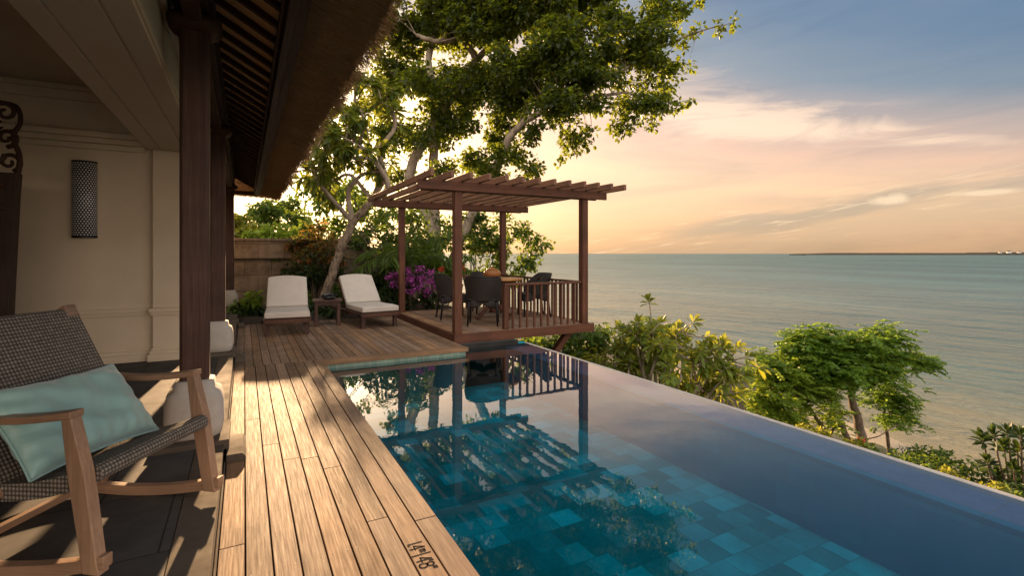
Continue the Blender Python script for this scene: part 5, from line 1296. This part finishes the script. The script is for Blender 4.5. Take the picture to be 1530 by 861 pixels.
# low band: dark streaks below, lit rim
bandc = mth(nt, 'ADD', mth(nt, 'MULTIPLY_ADD', mth(nt, 'SUBTRACT', az, .91), .16, .048), mth(nt, 'MULTIPLY', mth(nt, 'SUBTRACT', nA, .5), .05))
mB = mth(nt, 'MULTIPLY', gauss(z, bandc, .026), ramp(nt, mth(nt, 'DIVIDE', az, 1.6), [(.36, 0.), (.55, 1.)]))
cB = mth(nt, 'MULTIPLY', ramp(nt, mth(nt, 'ADD', nB, mth(nt, 'MULTIPLY', mth(nt, 'SUBTRACT', mB, 1.0), .25)), [(.30, 0.), (.52, 1.)]), mB)
mD = mth(nt, 'MULTIPLY', gauss(z, mth(nt, 'SUBTRACT', bandc, .032), .034), ramp(nt, mth(nt, 'DIVIDE', az, 1.6), [(.40, 0.), (.60, 1.)]))
c1 = mixc(nt, mth(nt, 'MULTIPLY', mD, .62), c1, lin(206, 176, 144))
c2 = mixc(nt, mth(nt, 'MULTIPLY', cB, .8), c1, lin(178, 156, 136))
nC = noise(nt, cv2.outputs[0], 4.2, 6, .6, dist=.3)
mC = mth(nt, 'MULTIPLY', gauss(z, bandc, .035), ramp(nt, nC, [(.56, 0.), (.68, 1.)]))
c3 = mixc(nt, mth(nt, 'MULTIPLY', mC, .55), c2, lin(252, 218, 176))
# small cumulus puffs
def puff(col_, pa, pz, sa, sz):
    q = mth(nt, 'MULTIPLY', gauss(az, pa, sa), gauss(z, pz, sz))
    s3 = N(nt, 'ShaderNodeVectorMath', operation='SCALE'); L(nt, tc.outputs['Generated'], s3.inputs[0]); s3.inputs['Scale'].default_value = 26
    nn = noise(nt, s3.outputs[0], 1, 5, .6)
    return mixc(nt, ramp(nt, mth(nt, 'ADD', q, mth(nt, 'MULTIPLY', mth(nt, 'SUBTRACT', nn, .5), .9)), [(.38, 0.), (.85, .8)]), col_, lin(246, 214, 178))
def azel(px, py):
    v = D(px, py, 1) - Vector((0, 0, H)); v.normalize(); return math.atan2(v.x, v.y), v.z
for px, py, sa, sz in ((1325, 300, .030, .009), (1340, 296, .018, .010), (1470, 288, .045, .005)): a_, b_ = azel(px, py); c3 = puff(c3, a_, b_, sa, sz)
# general high cloud elsewhere
hv = N(nt, 'ShaderNodeVectorMath', operation='SCALE'); L(nt, tc.outputs['Generated'], hv.inputs[0]); hv.inputs['Scale'].default_value = 2.2
nH = noise(nt, hv.outputs[0], 1.4, 7, .6, dist=.5)
mH = mth(nt, 'MULTIPLY', ramp(nt, nH, [(.46, 0.), (.66, 1.)]), ramp(nt, z, [(.34, 0.), (.5, 1.)]))
c4 = mixc(nt, mth(nt, 'MULTIPLY', mH, .5), c3, lin(205, 190, 175))
# glow of the low sun through humid air
dn = N(nt, 'ShaderNodeVectorMath', operation='DOT_PRODUCT'); L(nt, tc.outputs['Generated'], dn.inputs[0]); dn.inputs[1].default_value = sd
dt = mth(nt, 'MAXIMUM', dn.outputs['Value'], 0.0)
g1 = mixc(nt, 1.0, N(nt, 'ShaderNodeRGB').outputs[0], (0, 0, 0)) if False else None
def glow(c_, p_, k_):
    v = mth(nt, 'MULTIPLY', mth(nt, 'POWER', dt, p_), k_)
    return mixc(nt, 1.0, c_, mixc_s(v), 'ADD')
def mixc_s(v):
    n_ = N(nt, 'ShaderNodeCombineXYZ'); 
    for i, q in enumerate(GC): L(nt, mth(nt, 'MULTIPLY', v, q), n_.inputs[i])
    return n_.outputs[0]
GC = (1, .62, .38); c5 = glow(c4, 8, .15)
GC = (1, .77, .50); c5 = glow(c5, 55, 1.4)
GC = (1, .9, .72); c5 = glow(c5, 350, 5.0)
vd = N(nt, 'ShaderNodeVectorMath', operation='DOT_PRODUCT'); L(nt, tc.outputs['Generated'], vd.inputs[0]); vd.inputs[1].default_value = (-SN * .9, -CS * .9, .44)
bk = ramp(nt, vd.outputs['Value'], [(.10, (0, 0, 0)), (.72, (2.15, 1.9, 1.65))])  # added fill: unseen sky behind the camera brightened to lift the shaded areas
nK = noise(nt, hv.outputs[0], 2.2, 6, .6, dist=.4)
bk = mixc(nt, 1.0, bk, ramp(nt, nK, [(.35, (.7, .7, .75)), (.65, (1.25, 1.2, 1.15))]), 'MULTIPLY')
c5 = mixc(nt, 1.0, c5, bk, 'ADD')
below = mth(nt, 'LESS_THAN', z, -.002)
c6 = mixc(nt, below, c5, lin(90, 85, 70))
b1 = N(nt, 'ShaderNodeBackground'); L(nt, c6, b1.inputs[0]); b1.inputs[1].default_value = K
b2 = N(nt, 'ShaderNodeBackground'); L(nt, sky.outputs[0], b2.inputs[0]); b2.inputs[1].default_value = .05 * .25
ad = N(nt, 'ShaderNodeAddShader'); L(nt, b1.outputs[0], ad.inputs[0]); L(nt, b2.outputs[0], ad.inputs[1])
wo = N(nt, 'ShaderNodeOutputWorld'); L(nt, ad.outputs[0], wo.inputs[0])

cam = bpy.data.cameras.new('camera'); co = bpy.data.objects.new('camera', cam); col.objects.link(co)
co.location = (0, 0, H); co.rotation_euler = (R(90), 0, -TH)
cam.sensor_width = 36; cam.lens = F / 1530 * 36; cam.shift_y = -(430.5 - 379) / 1530; cam.clip_end = 80000; cam.clip_start = .05
scene.camera = co
vs_ = scene.view_settings; vs_.view_transform = 'Standard'; vs_.look = 'None'; vs_.exposure = EXPO; vs_.gamma = 1; vs_.use_curve_mapping = False
scene.cycles.max_bounces = 8; scene.cycles.transparent_max_bounces = 12
for o in bpy.data.objects:
    if '_w' in o: del o['_w']
